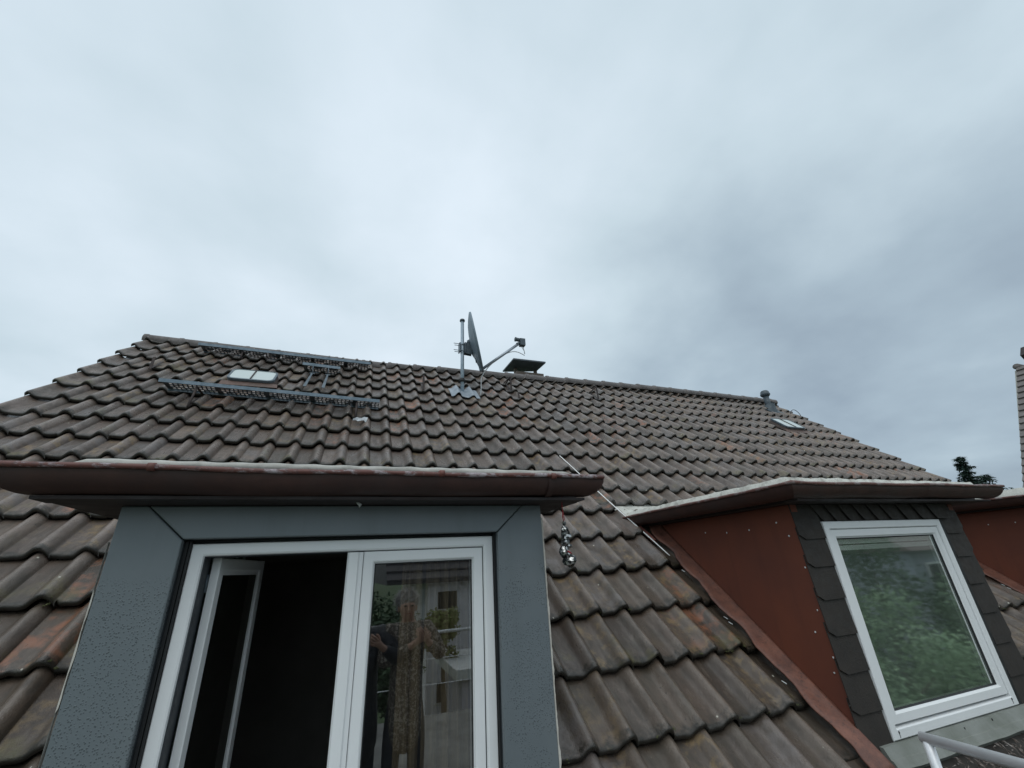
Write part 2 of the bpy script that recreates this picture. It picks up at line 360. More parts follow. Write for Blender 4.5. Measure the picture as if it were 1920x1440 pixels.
# ------------------------------------------------------------------ tiles
PU = np.array([0, .05, .14, .26, .38, .46, .51, .56, .61, .66, .71, .76, .80, .84, .88, .915, .945, .97, .99, 1.01, 1.03])
def _tp(u):
    t = min(1, max(0, (u - .47) / .56)); b = math.sin(math.pi * t ** 1.22) ** 1.25 if 0 < t < 1 else 0
    return .0035 - .0045 * math.sin(math.pi * min(1, u / .62)) + .0455 * b - (.010 * max(0, (u - .97) / .06))
PH = np.array([_tp(u) for u in PU])
VS = np.array([0, .006, .018, .045, .09, .16, .24, .32, .41]); TH = .031
tv, tf, ta, tu = [], [], [], []; tcount = 0
def prof_h(u, left): 
    h = np.interp(u, PU, PH)
    if left: h = np.where(u < 0, .045 * np.exp(-((u + .38) / .17) ** 2) * 1.0 + h, h)
    return h
def tile_piece(x0, s0, ua, ub, va, vb, rnd, jit, left=False, store=None):
    us = np.unique(np.concatenate([[ua, ub], (np.linspace(-.5, 0, 9) if left else PU), PU])); us = us[(us >= ua - 1e-9) & (us <= ub + 1e-9)]
    v = np.unique(np.concatenate([[va, vb], VS + (va if va > 0 else 0)])); v = v[(v >= va - 1e-9) & (v <= vb + 1e-9)]
    n = len(us); base_h = prof_h(us, left)
    X = x0 + us * TW + jit[0]
    rows_ = []                    # rings: lower edge bottom, rounded nose, then the top surface
    def lift(t): return .014 - .044 * t / TG + jit[1] + jit[2] * (us - .5)
    rows_.append((v[0] + .004, base_h - TH + lift(v[0])))
    rows_.append((v[0] + .0, base_h - TH * .65 + lift(v[0])))
    rows_.append((v[0] + .001, base_h - .012 + lift(v[0])))
    rows_.append((v[0] + .006, base_h - .003 + lift(v[0])))
    for t in v[1:]:
        if t - v[0] > .007: rows_.append((t, base_h + lift(t)))
    m = len(rows_); wob = .003 * np.sin(us * 6 + rnd[0] * 20) + .002 * np.sin(us * 19 + rnd[1] * 9) + (.016 * np.exp(-((us - rnd[2]) / .05) ** 2) if rnd[1] > .88 else 0)
    P = np.zeros((m + 1, n, 3)); A = np.zeros((m + 1, n, 3))
    for k, (t, h) in enumerate(rows_ + [(v[-1], rows_[-1][1] - TH)]):
        sw = wob if k < 4 else 0
        s = s0 + t + jit[3] + sw
        P[k, :, 0] = X + jit[4] * (t - .15); P[k, :, 1] = vs_.y * s - nrm.y * (D - h); P[k, :, 2] = vs_.z * s - nrm.z * (D - h)
        A[k, :, 0] = us; A[k, :, 1] = max(0, t - v[0]) if va == 0 or va > 0 else t; A[k, :, 2] = np.clip(base_h / .0475, 0, 1)
    # skirt rows on both sides
    L = P.copy()
    idx = np.arange((m + 1) * n).reshape(m + 1, n)
    q = np.stack([idx[:-1, :-1], idx[:-1, 1:], idx[1:, 1:], idx[1:, :-1]], -1).reshape(-1, 4)
    pts = P.reshape(-1, 3); att = A.reshape(-1, 3)
    nv0 = len(pts)
    side = []
    extra = []; ea = []
    for col in (0, n - 1):
        low = P[:, col].copy() - np.array([nrm.x, nrm.y, nrm.z]) * TH
        b = nv0 + len(extra); extra += list(low); ea += list(A[:, col])
        for k in range(1, m):
            qd = (idx[k, col], idx[k + 1, col], b + k + 1, b + k) if col else (idx[k, col], b + k, b + k + 1, idx[k + 1, col])
            side.append(qd)
    pts = np.vstack([pts, np.array(extra)]); att = np.vstack([att, np.array(ea)])
    q = np.vstack([q, np.array(side)])
    (store or (tv, tf, ta, tu))
    st = store if store is not None else (tv, tf, ta, tu)
    off = sum(len(a) for a in st[0])
    st[0].append(pts); st[1].append(q + off); st[2].append(np.tile(np.array(rnd), (len(pts), 1))); st[3].append(att)
def sub_rect(r, z):
    x0, x1, s0, s1 = r; a0, a1, b0, b1 = z
    if a0 >= x1 or a1 <= x0 or b0 >= s1 or b1 <= s0: return [r]
    o = []
    if b0 > s0: o.append((x0, x1, s0, b0))
    if b1 < s1: o.append((x0, x1, b1, s1))
    m0, m1 = max(s0, b0), min(s1, b1)
    if a0 > x0: o.append((x0, a0, m0, m1))
    if a1 < x1: o.append((a1, x1, m0, m1))
    return [q for q in o if q[1] - q[0] > .004 and q[3] - q[2] > .02]
sF = s_of_Y(FY); sB = s_of_Y(ROOFBACK)
ZONES = [(D1[0], D1[1], EAVE_S - 1, sB), (D2[0], D2[1], sF, sB), (D3[0], D3[1], sF, sB)]
for dx in D2[0], D3[0]: ZONES.append((dx - .235, dx + 1.9, s_of_Y(3.37), s_of_Y(3.44)))
ZONES.append((D2[0] + .02, D3[0] - .3, EAVE_S - 1, sF))
ZONES.append((D2[0] - .02, D2[0] + .03, EAVE_S - 1, s_of_Y(1.80)))
RUSTY = {(-17, -5), (-8, 4), (-7, 7), (-6, 7), (-2, 6), (-1, 5), (-2, 4), (-9, 7), (3, 2), (22, 0), (23, 0), (-18, 3), (0, -6), (9, 4), (15, 1)}
JLIM = (int((EAVE_S) / TG - CJ) - 1, 9)
RIDGE_S = s_of_Y(RIDGE_Y) - .02
for j in range(-11, 10):
    s0 = (j + CJ) * TG
    for i in range(-24, 34):
        x0 = (i - 1 + CI) * TW; left = (i == -24)
        if x0 > X_R - .03: continue
        rnd = rng.random(3); jit = (rng.normal(0, .0014), rng.normal(0, .0018), rng.normal(0, .005), rng.normal(0, .005) - (.02 if rng.random() < .02 else 0), rng.normal(0, .009))
        vmax = min(.40, RIDGE_S - s0)
        if vmax < .03: continue
        umax = min(1.03, (X_R - x0) / TW)
        rects = [(x0 - (.5 * TW if left else 0), x0 + umax * TW, s0, s0 + vmax)]
        for z in ZONES:
            rects = [q for r in rects for q in sub_rect(r, z)]
        if (i, j) in RUSTY: rnd[1] = .999
        for (a, b, c, d) in rects:
            # a small leftover strip above a cut in the overlap zone is hidden by the next row
            if c > s0 + .33: continue
            tile_piece(x0, s0, (a - x0) / TW, (b - x0) / TW, c - s0, d - s0, rnd, jit, left); tcount += 1
def build_tiles(name, st, mat, par):
    V = np.vstack(st[0]); F = np.vstack(st[1]); A = np.vstack(st[2]); U = np.vstack(st[3])
    me = bpy.data.meshes.new(name); me.vertices.add(len(V)); me.vertices.foreach_set('co', V.ravel())
    me.loops.add(F.size); me.loops.foreach_set('vertex_index', F.ravel().astype(np.int32))
    me.polygons.add(len(F)); me.polygons.foreach_set('loop_start', np.arange(0, F.size, 4, dtype=np.int32))
    me.polygons.foreach_set('loop_total', np.full(len(F), 4, dtype=np.int32)); me.update(calc_edges=True); me.validate()
    me.polygons.foreach_set('use_smooth', np.ones(len(me.polygons), bool))
    for nm, arr in (('tilernd', A), ('tileuv', U)):
        at = me.color_attributes.new(nm, 'FLOAT_COLOR', 'POINT'); at.data.foreach_set('color', np.hstack([arr, np.ones((len(arr), 1))]).ravel())
    me.materials.append(mat); o = bpy.data.objects.new(name, me); COL.objects.link(o); parent(o, par); return o
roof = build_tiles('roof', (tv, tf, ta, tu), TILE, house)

# boarding under the tiles, with the dormers cut out
def slab_rects():
    rs = [(X_L + .03, X_R - .03, EAVE_S, s_of_Y(RIDGE_Y))]
    for z in ZONES[:3]: rs = [q for r in rs for q in sub_rect(r, (z[0] + .01, z[1] - .01, z[2], z[3] - .02))]
    return rs
mb = MB()
for (a, b, c, d) in slab_rects():
    p = [RP(a, c, -.075), RP(b, c, -.075), RP(b, d, -.075), RP(a, d, -.075)]; mb.prism(p, tuple(nrm * -.05))
mb.prism([RP(D2[0] - .02, EAVE_S, -.03), RP(D3[0] - .3, EAVE_S, -.03), RP(D3[0] - .3, sF - .0, -.03), RP(D2[0] - .02, sF, -.03)], tuple(nrm * -.01))
mb.build('roof_boarding', worn('dark_boarding', (.03, .026, .022), (.045, .04, .034), 8, .8), house)
# rear slope and walls
mb = MB(); zr = zroof(RIDGE_Y)
mb.prism([(X_L, RIDGE_Y, zr - .03), (X_R, RIDGE_Y, zr - .03), (X_R, 2 * RIDGE_Y - .5, zroof(.5)), (X_L, 2 * RIDGE_Y - .5, zroof(.5))], (0, 0, -.12))
mb.build('rear_roof_slope', RIDGE, house)
mb = MB()
for xa in (X_L + .12, X_R - .37):
    mb.prism([(xa, .95, -7.5), (xa, 2 * RIDGE_Y - .95, -7.5), (xa, 2 * RIDGE_Y - .95, zroof(.95) - .15), (xa, RIDGE_Y, zr - .22), (xa, .95, zroof(.95) - .15)], (.25, 0, 0))
mb.box(X_L + .37, X_R - .37, .95, 1.2, -7.5, -2.05); mb.box(X_L + .37, X_R - .37, 2 * RIDGE_Y - 1.2, 2 * RIDGE_Y - .95, -7.5, zroof(.95) - .16)
mb.build('wall', WALLM, house)
# ridge tiles
rx = [-2.80, .12, 2.6, 5.48, 8.83]; rz = [3.135, 3.092, 3.155, 3.215, 3.208]
mb = MB(); x = -2.82; k = 0
while x < 8.80:
    L = .395; x1 = min(x + L + .03, 8.84); zt = float(np.interp(x + L / 2, rx, rz)); n = 12; rings = []
    tilt = random.uniform(-.004, .004); dy = random.uniform(-.004, .004)
    for (xx, rr) in ((x, .078), (x + .008, .088), (x + .045, .090), (x + .055, .082), (x1, .078)):
        rings.append([(xx, RIDGE_Y + dy + math.cos(t) * rr * 1.12, zt - .088 + tilt * (xx - x) + math.sin(t) * rr) for t in [math.pi * (-.16 + 1.32 * i / n) for i in range(n + 1)]])
    mb.loft(rings, False, False, True)
    o = rings[0]; inn = [(p[0], RIDGE_Y + (p[1] - RIDGE_Y) * .8, zt - .088 + (p[2] - zt + .088) * .8) for p in o]; mb.loft([inn, o], False, False)
    x += L; k += 1
rc = mb.build('ridge_cap', RIDGE, house)
# end closure of the ridge
mb = MB(); mb.sphere((-2.80, RIDGE_Y, 3.045), .085, sc=(.2, 1.1, 1)); mb.sphere((8.82, RIDGE_Y, 3.115), .085, sc=(.2, 1.1, 1)); split_build(mb, 'ridge_end', RIDGE, house)

# ------------------------------------------------------------------ gutters
def half_round(mb, p0, p1, out, r=.075, thick=.004, n=12, cap0=False, cap1=False, m0=None, m1=None):
    """half-round channel from p0 to p1 (rim centre line); out = horizontal unit vector to the outer side; m0/m1 mitre shift per unit of outward offset"""
    p0, p1, out = Vector(p0), Vector(p1), Vector(out); d = (p1 - p0).normalized(); rings = []
    L = (p1 - p0).length; ns = max(2, int(L / .12))
    for rr in (r, r - thick):
        ring_set = []
        for k in range(ns + 1):
            f = k / ns; c = p0.lerp(p1, f); sag = .0035 * math.sin(c.x * 2.3 + c.y * 3) + .002 * math.sin(c.x * 9 + 1)
            ring = []
            for i in range(n + 1):
                t = math.pi * i / n; o_ = math.cos(t) * rr; z_ = -math.sin(t) * rr
                sh = 0
                if m0 is not None and f < .12: sh += m0 * o_ * (1 - f / .12)
                if m1 is not None and f > .88: sh += m1 * o_ * (f - .88) / .12
                ring.append(c + out * o_ + Vector((0, 0, z_ + sag)) + d * sh)
            ring_set.append(ring)
        mb.loft(ring_set, False, False, True)
    for flag, c, mm in ((cap0, p0, m0), (cap1, p1, m1)):
        if flag:
            ring = [c + out * math.cos(math.pi * i / n) * r + Vector((0, 0, -math.sin(math.pi * i / n) * r)) + d * (mm or 0) * math.cos(math.pi * i / n) * r for i in range(n + 1)]
            mb.prism(ring, d * (.004 if c == p1 else -.004))
def bead(mb, pts, r=.0088):
    P = []
    for a, b in zip(pts[:-1], pts[1:]):
        a, b = Vector(a), Vector(b); ns = max(2, int((b - a).length / .06))
        for k in range(ns): P.append(a.lerp(b, k / ns))
    P.append(Vector(pts[-1]))
    P = [p + Vector((0, 0, .0035 * math.sin(p.x * 2.3 + p.y * 3) + .002 * math.sin(p.x * 9 + 1))) for p in P]
    mb.tube(P, [r * (1 + .12 * math.sin(31 * (p.x + p.y)) + .08 * math.sin(77 * (p.x - p.y))) for p in P], 10)
GZ, GR = .350, .075; GY = 1.725

def membrane(name, x0, x1, z0, z1, par, mat, y0=1.715, lumps=.004, ribs=False):
    xs = np.arange(x0, x1 + .001, .02); rings = []
    prof = [(y0 + .004, z0), (y0 - .006, z0 + .3 * (z1 - z0)), (y0 - .004, z0 + .75 * (z1 - z0)), (y0 + .012, z1), (y0 + .25, z1 + .004), (ROOFBACK + .06, z1 + .006), (ROOFBACK + .06, z0)]
    for xx in xs:
        l = lumps * (noise.noise(Vector((xx * 5, z0 * 9, 1))) + .6 * noise.noise(Vector((xx * 17, 3, 2))))
        rb = (.0016 * math.sin(xx * 2 * math.pi / .012 * .5) if ribs else 0)
        e = min(1, (xx - x0) / .06 + .3, (x1 - xx) / .06 + .3)
        rings.append([(xx, y + (l * 1.5 + rb if y < 1.8 else 0), z0 + (z - z0) * (e if y < 1.8 else 1) + (l if z > z0 + .01 else 0) + rb * (z > z0)) for y, z in prof])
    mb = MB(); mb.loft(rings, True, True, True); return mb.build(name, mat, par)

# ------------------------------------------------------------------ window glass frame builders
def window_ring(name, x0, x1, z0, z1, y, w, par, mat, depth=.055, step=.018):
    """frame bar of width w whose front face lies at y; with a rounded outer edge and a glazing bead"""
    mb = MB(); mb.ringframe(x0, x1, z0, z1, [(0, y + depth), (0, y + .004), (.004, y), (w * .62, y), (w * .66, y + .004), (w * .74, y + .006), (w - .004, y + step * .6), (w, y + step), (w, y + depth)])
    return mb.build(name, mat, par)

def dormer_body(label, x0, x1, side_gutter, par):
    """returns the dormer's body mesh: cheeks, lintel, soffit core"""
    t = .06; mb = MB()
    for xa in ((x0, x0 + t), (x1 - t, x1)):
        mb.prism([(xa[0], FY, zroof(FY) - .25 if par else 0), (xa[0], FY, DZ), (xa[0], ROOFBACK, DZ), (xa[0], ROOFBACK, zroof(ROOFBACK) - .15)], (xa[1] - xa[0], 0, 0))
    return mb

# ================================================================== dormer with the french door (left)
mb = MB(); t = .05
x0, x1 = D1
for a, b in ((x0 + .004, x0 + t), (x1 - t, x1 - .004)):
    mb.prism([(a, FY + .03, -1.8), (a, FY + .03, DZ - .004), (a, ROOFBACK, DZ - .004), (a, ROOFBACK, .05), (a, 1.98, -1.8)], (b - a, 0, 0))
mb.box(x0 + t, x1 - t, FY + .10, FY + .16, .140, DZ - .004)
body1 = mb; mb = MB(); mb.box(-.905, 1.0, 1.806, ROOFBACK, DZ, GZ + .012); dormer1 = mb.build('dormer', SOFFIT, house)
split_build(body1, 'cheek', worn('grey_dormer_board', (.10, .11, .115), (.13, .14, .145), 5, .7), dormer1)
tag(dormer1, 'dormer faced in blue-grey sheet metal around the open french door')
# sheet-metal surround: three mitred panels with folded reveals
ix0, ix1, iz = -.545, .621, .146
def panel(name, poly, y0=FY, th=.028):
    m_ = MB(); m_.prism([(p[0], y0, p[1]) for p in poly], (0, th, 0)); o = m_.build(name, CLAD, dormer1, bevel=.004); return o
g = .0025
panel('cladding_panel', [(x0, -1.8), (ix0, -1.8), (ix0, iz - .002), (-.668, DZ - .002), (x0, DZ - .002)])
panel('cladding_panel', [(x1, -1.8), (x1, DZ - .002), (.745, DZ - .002), (ix1, iz - .002), (ix1, -1.8)])
panel('cladding_panel', [(ix0 + g, iz + .001), (ix1 - g, iz + .001), (.745 - g, DZ - .002), (-.668 + g, DZ - .002)])
mb = MB()
mb.box(ix0 - .006, ix0, FY + .028, FY + .10, -1.8, iz); mb.box(ix1, ix1 + .006, FY + .028, FY + .10, -1.8, iz); mb.box(ix0 + .001, ix1 - .001, FY + .03, FY + .10, iz + .0005, iz + .006)
split_build(mb, 'reveal', REVEAL, dormer1)
# jointing strips behind the mitres and a sealant bead on the outer edges
mb = MB()
def sealant(xc, z0, z1, y, w=.006, seed=0, gap=False):
    zs = np.arange(z0, z1, .012); rings = []
    for z in zs:
        q = w * (.55 + .45 * noise.noise(Vector((seed, z * 14, 0))) + .25 * noise.noise(Vector((seed + 5, z * 60, 0))))
        if gap and noise.noise(Vector((seed + 9, z * 3.1, 0))) < .02: q = .0006
        q = max(q, .0006)
        rings.append([(xc, y, z), (xc + q, y - .002, z), (xc + q, y + .012, z), (xc, y + .012, z)])
    mb.loft(rings, True, True, False)
sealant(x1 + .0005, -1.2, .215, FY + .004, .011, 2); sealant(x0 - .007, -1.2, .15, FY + .004, .008, 7, True)
split_build(mb, 'sealant_bead', worn('cream_sealant', (.62, .60, .54), (.45, .42, .37), 20, .8), dormer1)
# fixed frame
fx0, fx1, fz = -.524, .612, .133
FRY = FY + .05
mb = MB(); mb.ringframe(fx0, fx1, -1.79, fz, [(0, FRY + .07), (0, FRY + .003), (.003, FRY), (.034, FRY), (.040, FRY + .003), (.043, FRY + .010)])
mb.build('window_frame', WHITE, dormer1)
mb = MB(); mb.ringframe(fx0, fx1, -1.79, fz, [(.043, FRY + .0102), (.046, FRY + .012), (.046, FRY + .10), (.01, FRY + .10)]); mb.build('frame_rebate', REVEAL, dormer1)
mb = MB()
for a in ((ix0 + .001, ix0 + .011), (ix0 + .014, fx0 - .001)): mb.box(a[0], a[1], FRY - .01, FRY + .02, -1.79, iz - .004)
mb.box(fx1 + .002, ix1 - .001, FRY - .012, FRY + .02, -1.79, iz - .004)
split_build(mb, 'frame_gasket', GASKET, dormer1)
# right leaf (closed) with its meeting strip
cy = FRY + .010
lx0, lx1, lz = .068, .5665, .0865
mb = MB(); mb.ringframe(lx0, lx1, -1.74, lz, [(0, cy + .06), (0, cy + .003), (.003, cy), (.036, cy), (.040, cy + .003), (.0425, cy + .012), (.046, cy + .014), (.046, cy + .06)])
mb.build('casement', WHITE, dormer1)
mb = MB(); mb.prism([(.006, cy + .05, -1.74), (.006, cy - .004, -1.74), (.012, cy - .012, -1.74), (.046, cy - .013, -1.74), (.052, cy - .006, -1.74), (.066, cy - .004, -1.74), (.066, cy + .05, -1.74)], (0, 0, 1.74 + lz - .001))
mb.build('meeting_strip', WHITE, dormer1)
mb = MB(); mb.box(lx0 + .044, lx1 - .044, cy + .018, cy + .024, -1.70, lz - .044); mb.build('glass_pane', GLASS, dormer1)
mb = MB(); mb.ringframe(lx0 + .046, lx1 - .046, -1.694, lz - .046, [(0, cy + .012), (.004, cy + .016), (.004, cy + .0175)]); mb.build('glazing_gasket', GASKET, dormer1)
# left leaf swung into the room
def leaf_open():
    W, Hh = .49, lz + 1.74; hx, hy, th = -.470, FRY + .088, R(81)
    ux, uy = math.cos(th), math.sin(th); nx, ny = uy, -ux            # leaf direction and the face that looks at the doorway (+x)
    def P(a, b, z): return (hx + ux * a + nx * b, hy + uy * a + ny * b, z)
    mb = MB(); prof = [(0, 0), (0, .025), (.003, .028), (.040, .028), (.044, .025), (.050, .021), (.060, .020), (.058, .008), (.054, .006), (.044, .002), (.040, 0)]
    rings = []
    for ins, b in prof + [prof[0]]:
        rings.append([P(ins, b, -1.74 + ins), P(W - ins, b, -1.74 + ins), P(W - ins, b, lz - ins), P(ins, b, lz - ins)])
    mb.loft(rings, True, False); mb.build('open_casement', WHITE, dormer1)
    mb = MB(); mb.prism([P(.055, .014, -1.68), P(W - .055, .014, -1.68), P(W - .055, .014, lz - .055), P(.055, .014, lz - .055)], (nx * .006, ny * .006, 0)); mb.build('glass_pane', GLASS, dormer1)
    mb = MB()
    for z in (-1.5, -.72, .0): mb.tube([(hx - .006, hy - .004, z - .03), (hx - .006, hy - .004, z + .03)], .005, 10)
    split_build(mb, 'hinge', GALV, dormer1)
leaf_open()
# room behind the door
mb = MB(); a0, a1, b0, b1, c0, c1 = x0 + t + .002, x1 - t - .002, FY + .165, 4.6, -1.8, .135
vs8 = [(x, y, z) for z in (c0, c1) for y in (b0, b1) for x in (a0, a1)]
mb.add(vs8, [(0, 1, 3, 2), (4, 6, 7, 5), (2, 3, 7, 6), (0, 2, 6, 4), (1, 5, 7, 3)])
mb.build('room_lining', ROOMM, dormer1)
# eaves
mb = MB(); mb.box(-.915, .99, 1.715, 1.8055, DZ - .001, .2715); mb.build('eaves_board', SOFFIT, dormer1)
mb = MB(); half_round(mb, (-.925, GY, GZ), (.985, GY, GZ), (0, -1, 0), GR, cap0=True, cap1=True, m0=-1.0, m1=1.0)
mb.tube([(-.965, GY - GR - .004, GZ), (1.0, GY - GR - .004, GZ)], .004, 6)
for xb in (-.30, .305, .79):      # joint straps
    rings = []
    for xx in (xb, xb + .028): rings.append([(xx, GY - math.cos(math.pi * i / 12) * (GR + .003), GZ - math.sin(math.pi * i / 12) * (GR + .003)) for i in range(13)])
    mb.loft(rings, False, False, True)
mb.build('gutter', GUT, dormer1)
mb = MB(); bead(mb, [(-1.0, GY - GR - .004, GZ + .001), (1.06, GY - GR - .004, GZ + .001)]); mb.build('gutter_rim', RIM, dormer1)
mb = MB()
for xb in (-.62, .315, .80): mb.tube([(xb, GY - GR - .004, GZ + .001), (xb + .02, GY - GR - .004, GZ + .001)], .0135, 10); mb.tube([(xb, GY - GR, GZ + .008), (xb, GY + .05, GZ + .012)], .004, 6)
split_build(mb, 'gutter_clip', worn('brown_clip', (.17, .06, .045), (.12, .05, .04), 20, .5), dormer1)
membrane('roof_edge_profile', -.86, .955, .362, .3925, dormer1, MEMB2, 1.722, .003, True)
mb = MB(); mb.tube([(.02, 1.79, .262), (.035, 1.785, .250), (.03, 1.79, .243)], [.004, .007, .002], 6); mb.build('wasp_paper', WHITE2, dormer1)
cap = MB(); cap.box(.943, .957, 1.735, 1.80, .352, .386); cap.build('profile_end_clip', worn('black_clip', (.02, .02, .02), (.03, .03, .03), 9, .4), dormer1)

# ================================================================== red dormers
def poly_shingle(mb, pts, y, th=.005, tilt=.006):
    zs = [p[1] for p in pts]; zt, zb = max(zs), min(zs)
    f = [(p[0], y + .008 - (tilt + .008) * (zt - p[1]) / max(.001, zt - zb), p[1]) for p in pts]; mb.prism(f, (0, th, 0))
def red_dormer(x0, x1, label, detail, mz):
    mb = MB(); t = .05
    for a, b in ((x0, x0 + t), (x1 - t, x1)):
        mb.prism([(a, FY + .004, zroof(FY) - .06), (a, FY + .004, DZ - .002), (a, ROOFBACK, DZ - .002), (a, ROOFBACK, zroof(ROOFBACK) - .12)], (b - a, 0, 0))
    body = mb; sx = x0 - .155; fx = x1 + .20; mb = MB(); mb.prism([(sx + .06, 1.806, DZ), (fx - .02, 1.806, DZ), (fx - .02, ROOFBACK, DZ), (sx + .06, ROOFBACK, DZ)], (0, 0, GZ + .012 - DZ))
    d = mb.build('dormer', SOFFIT, house); tag(d, label); split_build(body, 'cheek', RED, d)
    # lintel and inner box
    wx0, wx1, wz0, wz1 = x0 + .215, x0 + 1.392, -.906, .158
    mb = MB(); mb.box(x0 + t, x1 - t, FY + .012, FY + .06, wz1 + .003, DZ - .004)
    mb.box(x0 + t, wx0 - .003, FY + .012, FY + .06, zroof(FY) - .1, wz1); mb.box(wx1 + .003, x1 - t, FY + .012, FY + .06, zroof(FY) - .1, wz1)
    mb.box(wx0 - .002, wx1 + .002, FY + .012, FY + .06, zroof(FY) - .25, wz0 - .003); split_build(mb, 'front_wall', SLATE, d)
    mb = MB(); a0, a1, b0, b1, c0, c1 = x0 + t + .002, x1 - t - .002, FY + .11, 4.4, -1.8, .24
    vs8 = [(x, y, z) for z in (c0, c1) for y in (b0, b1) for x in (a0, a1)]
    mb.add(vs8, [(0, 1, 3, 2), (4, 6, 7, 5), (2, 3, 7, 6), (0, 2, 6, 4), (1, 5, 7, 3)]); mb.build('room_lining', ROOMM, d)
    # shingles on the jambs
    rows = [(.260, .062), (.130, -.088), (-.02, -.257), (-.19, -.43), (-.36, -.602), (-.53, -.775), (-.70, -.945)]
    mb = MB()
    for k, (zt, zb) in enumerate(rows):
        dx = random.uniform(-.002, .002); e = x0 - .006 + dx
        y = FY - .001
        poly_shingle(mb, [(e, zt), (e, zb + .026), (e + .045, zb), (wx0 - .004, zb + random.uniform(0, .003)), (wx0 - .004, zt)], y)
        e1 = x1 + .006 + dx
        poly_shingle(mb, [(wx1 + .042, zt), (wx1 + .042, zb), (e1 - .05, zb), (e1, zb + .045), (e1, zt)], y)
    # top band: overlapping side by side with cut corners
    xs = [x0 + .19, x0 + .305, x0 + .43, x0 + .56, x0 + .69, x0 + .82, x0 + .98, x0 + 1.14, x0 + 1.30, x0 + 1.46]
    for k, (a, b) in enumerate(zip(xs[:-1], xs[1:])):
        y = FY - .004 - .0035 * k
        mb.prism([(a - .03, y, DZ - .003), (a + .028, y, wz1 + .030), (a + .052, y, wz1 + .004), (b + .06, y + .012, wz1 + .004), (b + .06, y + .012, DZ - .003)], (0, .004, 0))
    mb.build('shingle_cladding', SLATE, d, fix=True)
    # window
    y0 = FY - .012
    mb = MB(); mb.ringframe(wx0, wx1, wz0, wz1, [(0, y0 + .07), (0, y0 + .004), (.004, y0), (.040, y0), (.045, y0 + .006), (.045, y0 + .07)]); mb.build('window_frame', WHITE, d)
    c = .047; yc = y0 + .010
    mb = MB(); mb.ringframe(wx0 + c, wx1 - c, wz0 + c + .01, wz1 - c, [(0, yc + .06), (0, yc + .003), (.003, yc), (.040, yc), (.046, yc + .010), (.050, yc + .012), (.050, yc + .06)]); mb.build('casement', WHITE, d)
    gi = c + .050
    mb = MB(); mb.ringframe(wx0 + gi, wx1 - gi, wz0 + gi + .01, wz1 - gi, [(0, yc + .012), (.005, yc + .020), (.007, yc + .0215)]); mb.build('glazing_gasket', GASKET, d)
    mb = MB(); mb.ringframe(wx0 + c - .0045, wx1 - c + .0045, wz0 + c + .0055, wz1 - c + .0045, [(0, yc + .03), (.004, yc + .03)]); split_build(mb, 'frame_gasket', GASKET, d)
    mb = MB(); mb.box(wx0 + gi - .004, wx1 - gi + .004, yc + .022, yc + .028, wz0 + gi + .006, wz1 - gi + .004); mb.build('glass_pane', GLASS2, d)
    mb = MB(); mb.box(wx0 + gi + .006, wx1 - gi - .006, yc + .032, yc + .05, wz1 - gi - .068, wz1 - gi - .042); mb.box(wx0 + gi + .006, wx1 - gi - .006, yc + .042, yc + .06, wz1 - gi - .034, wz1 - gi + .004); mb.build('blind_cassette', worn('white_blind', (.93, .94, .93), (.9, .91, .9), 5, .5), d)
    mb = MB(); mb.box(wx0 + gi + .003, wx1 - gi - .003, yc + .0285, yc + .036, wz1 - gi - .070, wz1 - gi - .046); mb.build('blind_bar', WHITE, d)
    # black gap beside the right jamb
    mb = MB(); mb.box(wx1 + .004, wx1 + .041, FY - .004, FY + .012, wz0 - .02, wz1 + .002); mb.build('jamb_gasket', GASKET, d)
    # cement apron
    n = 40; rings = []
    for i in range(n + 1):
        xx = x0 + .10 + (x1 - x0 - .06) * i / n; q = .004 * noise.noise(Vector((xx * 7, 0, 4)))
        rings.append([(xx, FY + .011, wz0 - .004 + q * .4), (xx, FY - .022, wz0 - .006 + q), (xx, FY - .044, wz0 - .048 + q), (xx, FY - .052, wz0 - .050 + q), (xx, FY - .066, wz0 - .074 + q), (xx, FY - .072, wz0 - .082 + q), (xx, FY - .03, wz0 - .12), (xx, FY + .011, wz0 - .12)])
    mb = MB(); mb.loft(rings, True, True, False); mb.build('cement_apron', CONC, d)
    if detail:
        mb = MB()
        for (xx, yy, zz_) in ((wx0 + .05, FY - .013, wz0 + .030), (wx0 + 1.12, FY - .013, wz0 + .034), (wx0 + .55, FY - .030, wz0 - .022), (wx0 + .82, FY - .030, wz0 - .020)):
            mb.sphere((xx, yy, zz_), .006, 8, 6, (.7, .5, 1.2)); mb.box(xx - .001, xx + .001, yy - .001, yy + .002, zz_ - .022, zz_)
        split_build(mb, 'rusty_nail', GASKET, d)
    # screws on the red cheek
    mb = MB()
    for (yy, zz_) in ((1.935, .087), (1.893, -.087), (1.897, -.304), (1.948, -.414), (1.888, -.526), (1.908, -.598), (2.737, -.091), (2.543, -.265), (2.299, -.483), (2.048, -.681), (1.877, -.732), (1.884, -.881), (2.395, .143), (2.206, .144), (1.994, .169), (2.592, .160), (2.914, .074)):
        mb.sphere((x0 - .002, yy, zz_), random.uniform(.0042, .0062), 8, 5, (.55, 1, 1), .12)
    split_build(mb, 'screw_head', WHITE2, d)
    # flashing along the foot of the cheek, lying on the tiles
    ss = np.arange(s_of_Y(1.80), s_of_Y(3.22), .025); rings = []
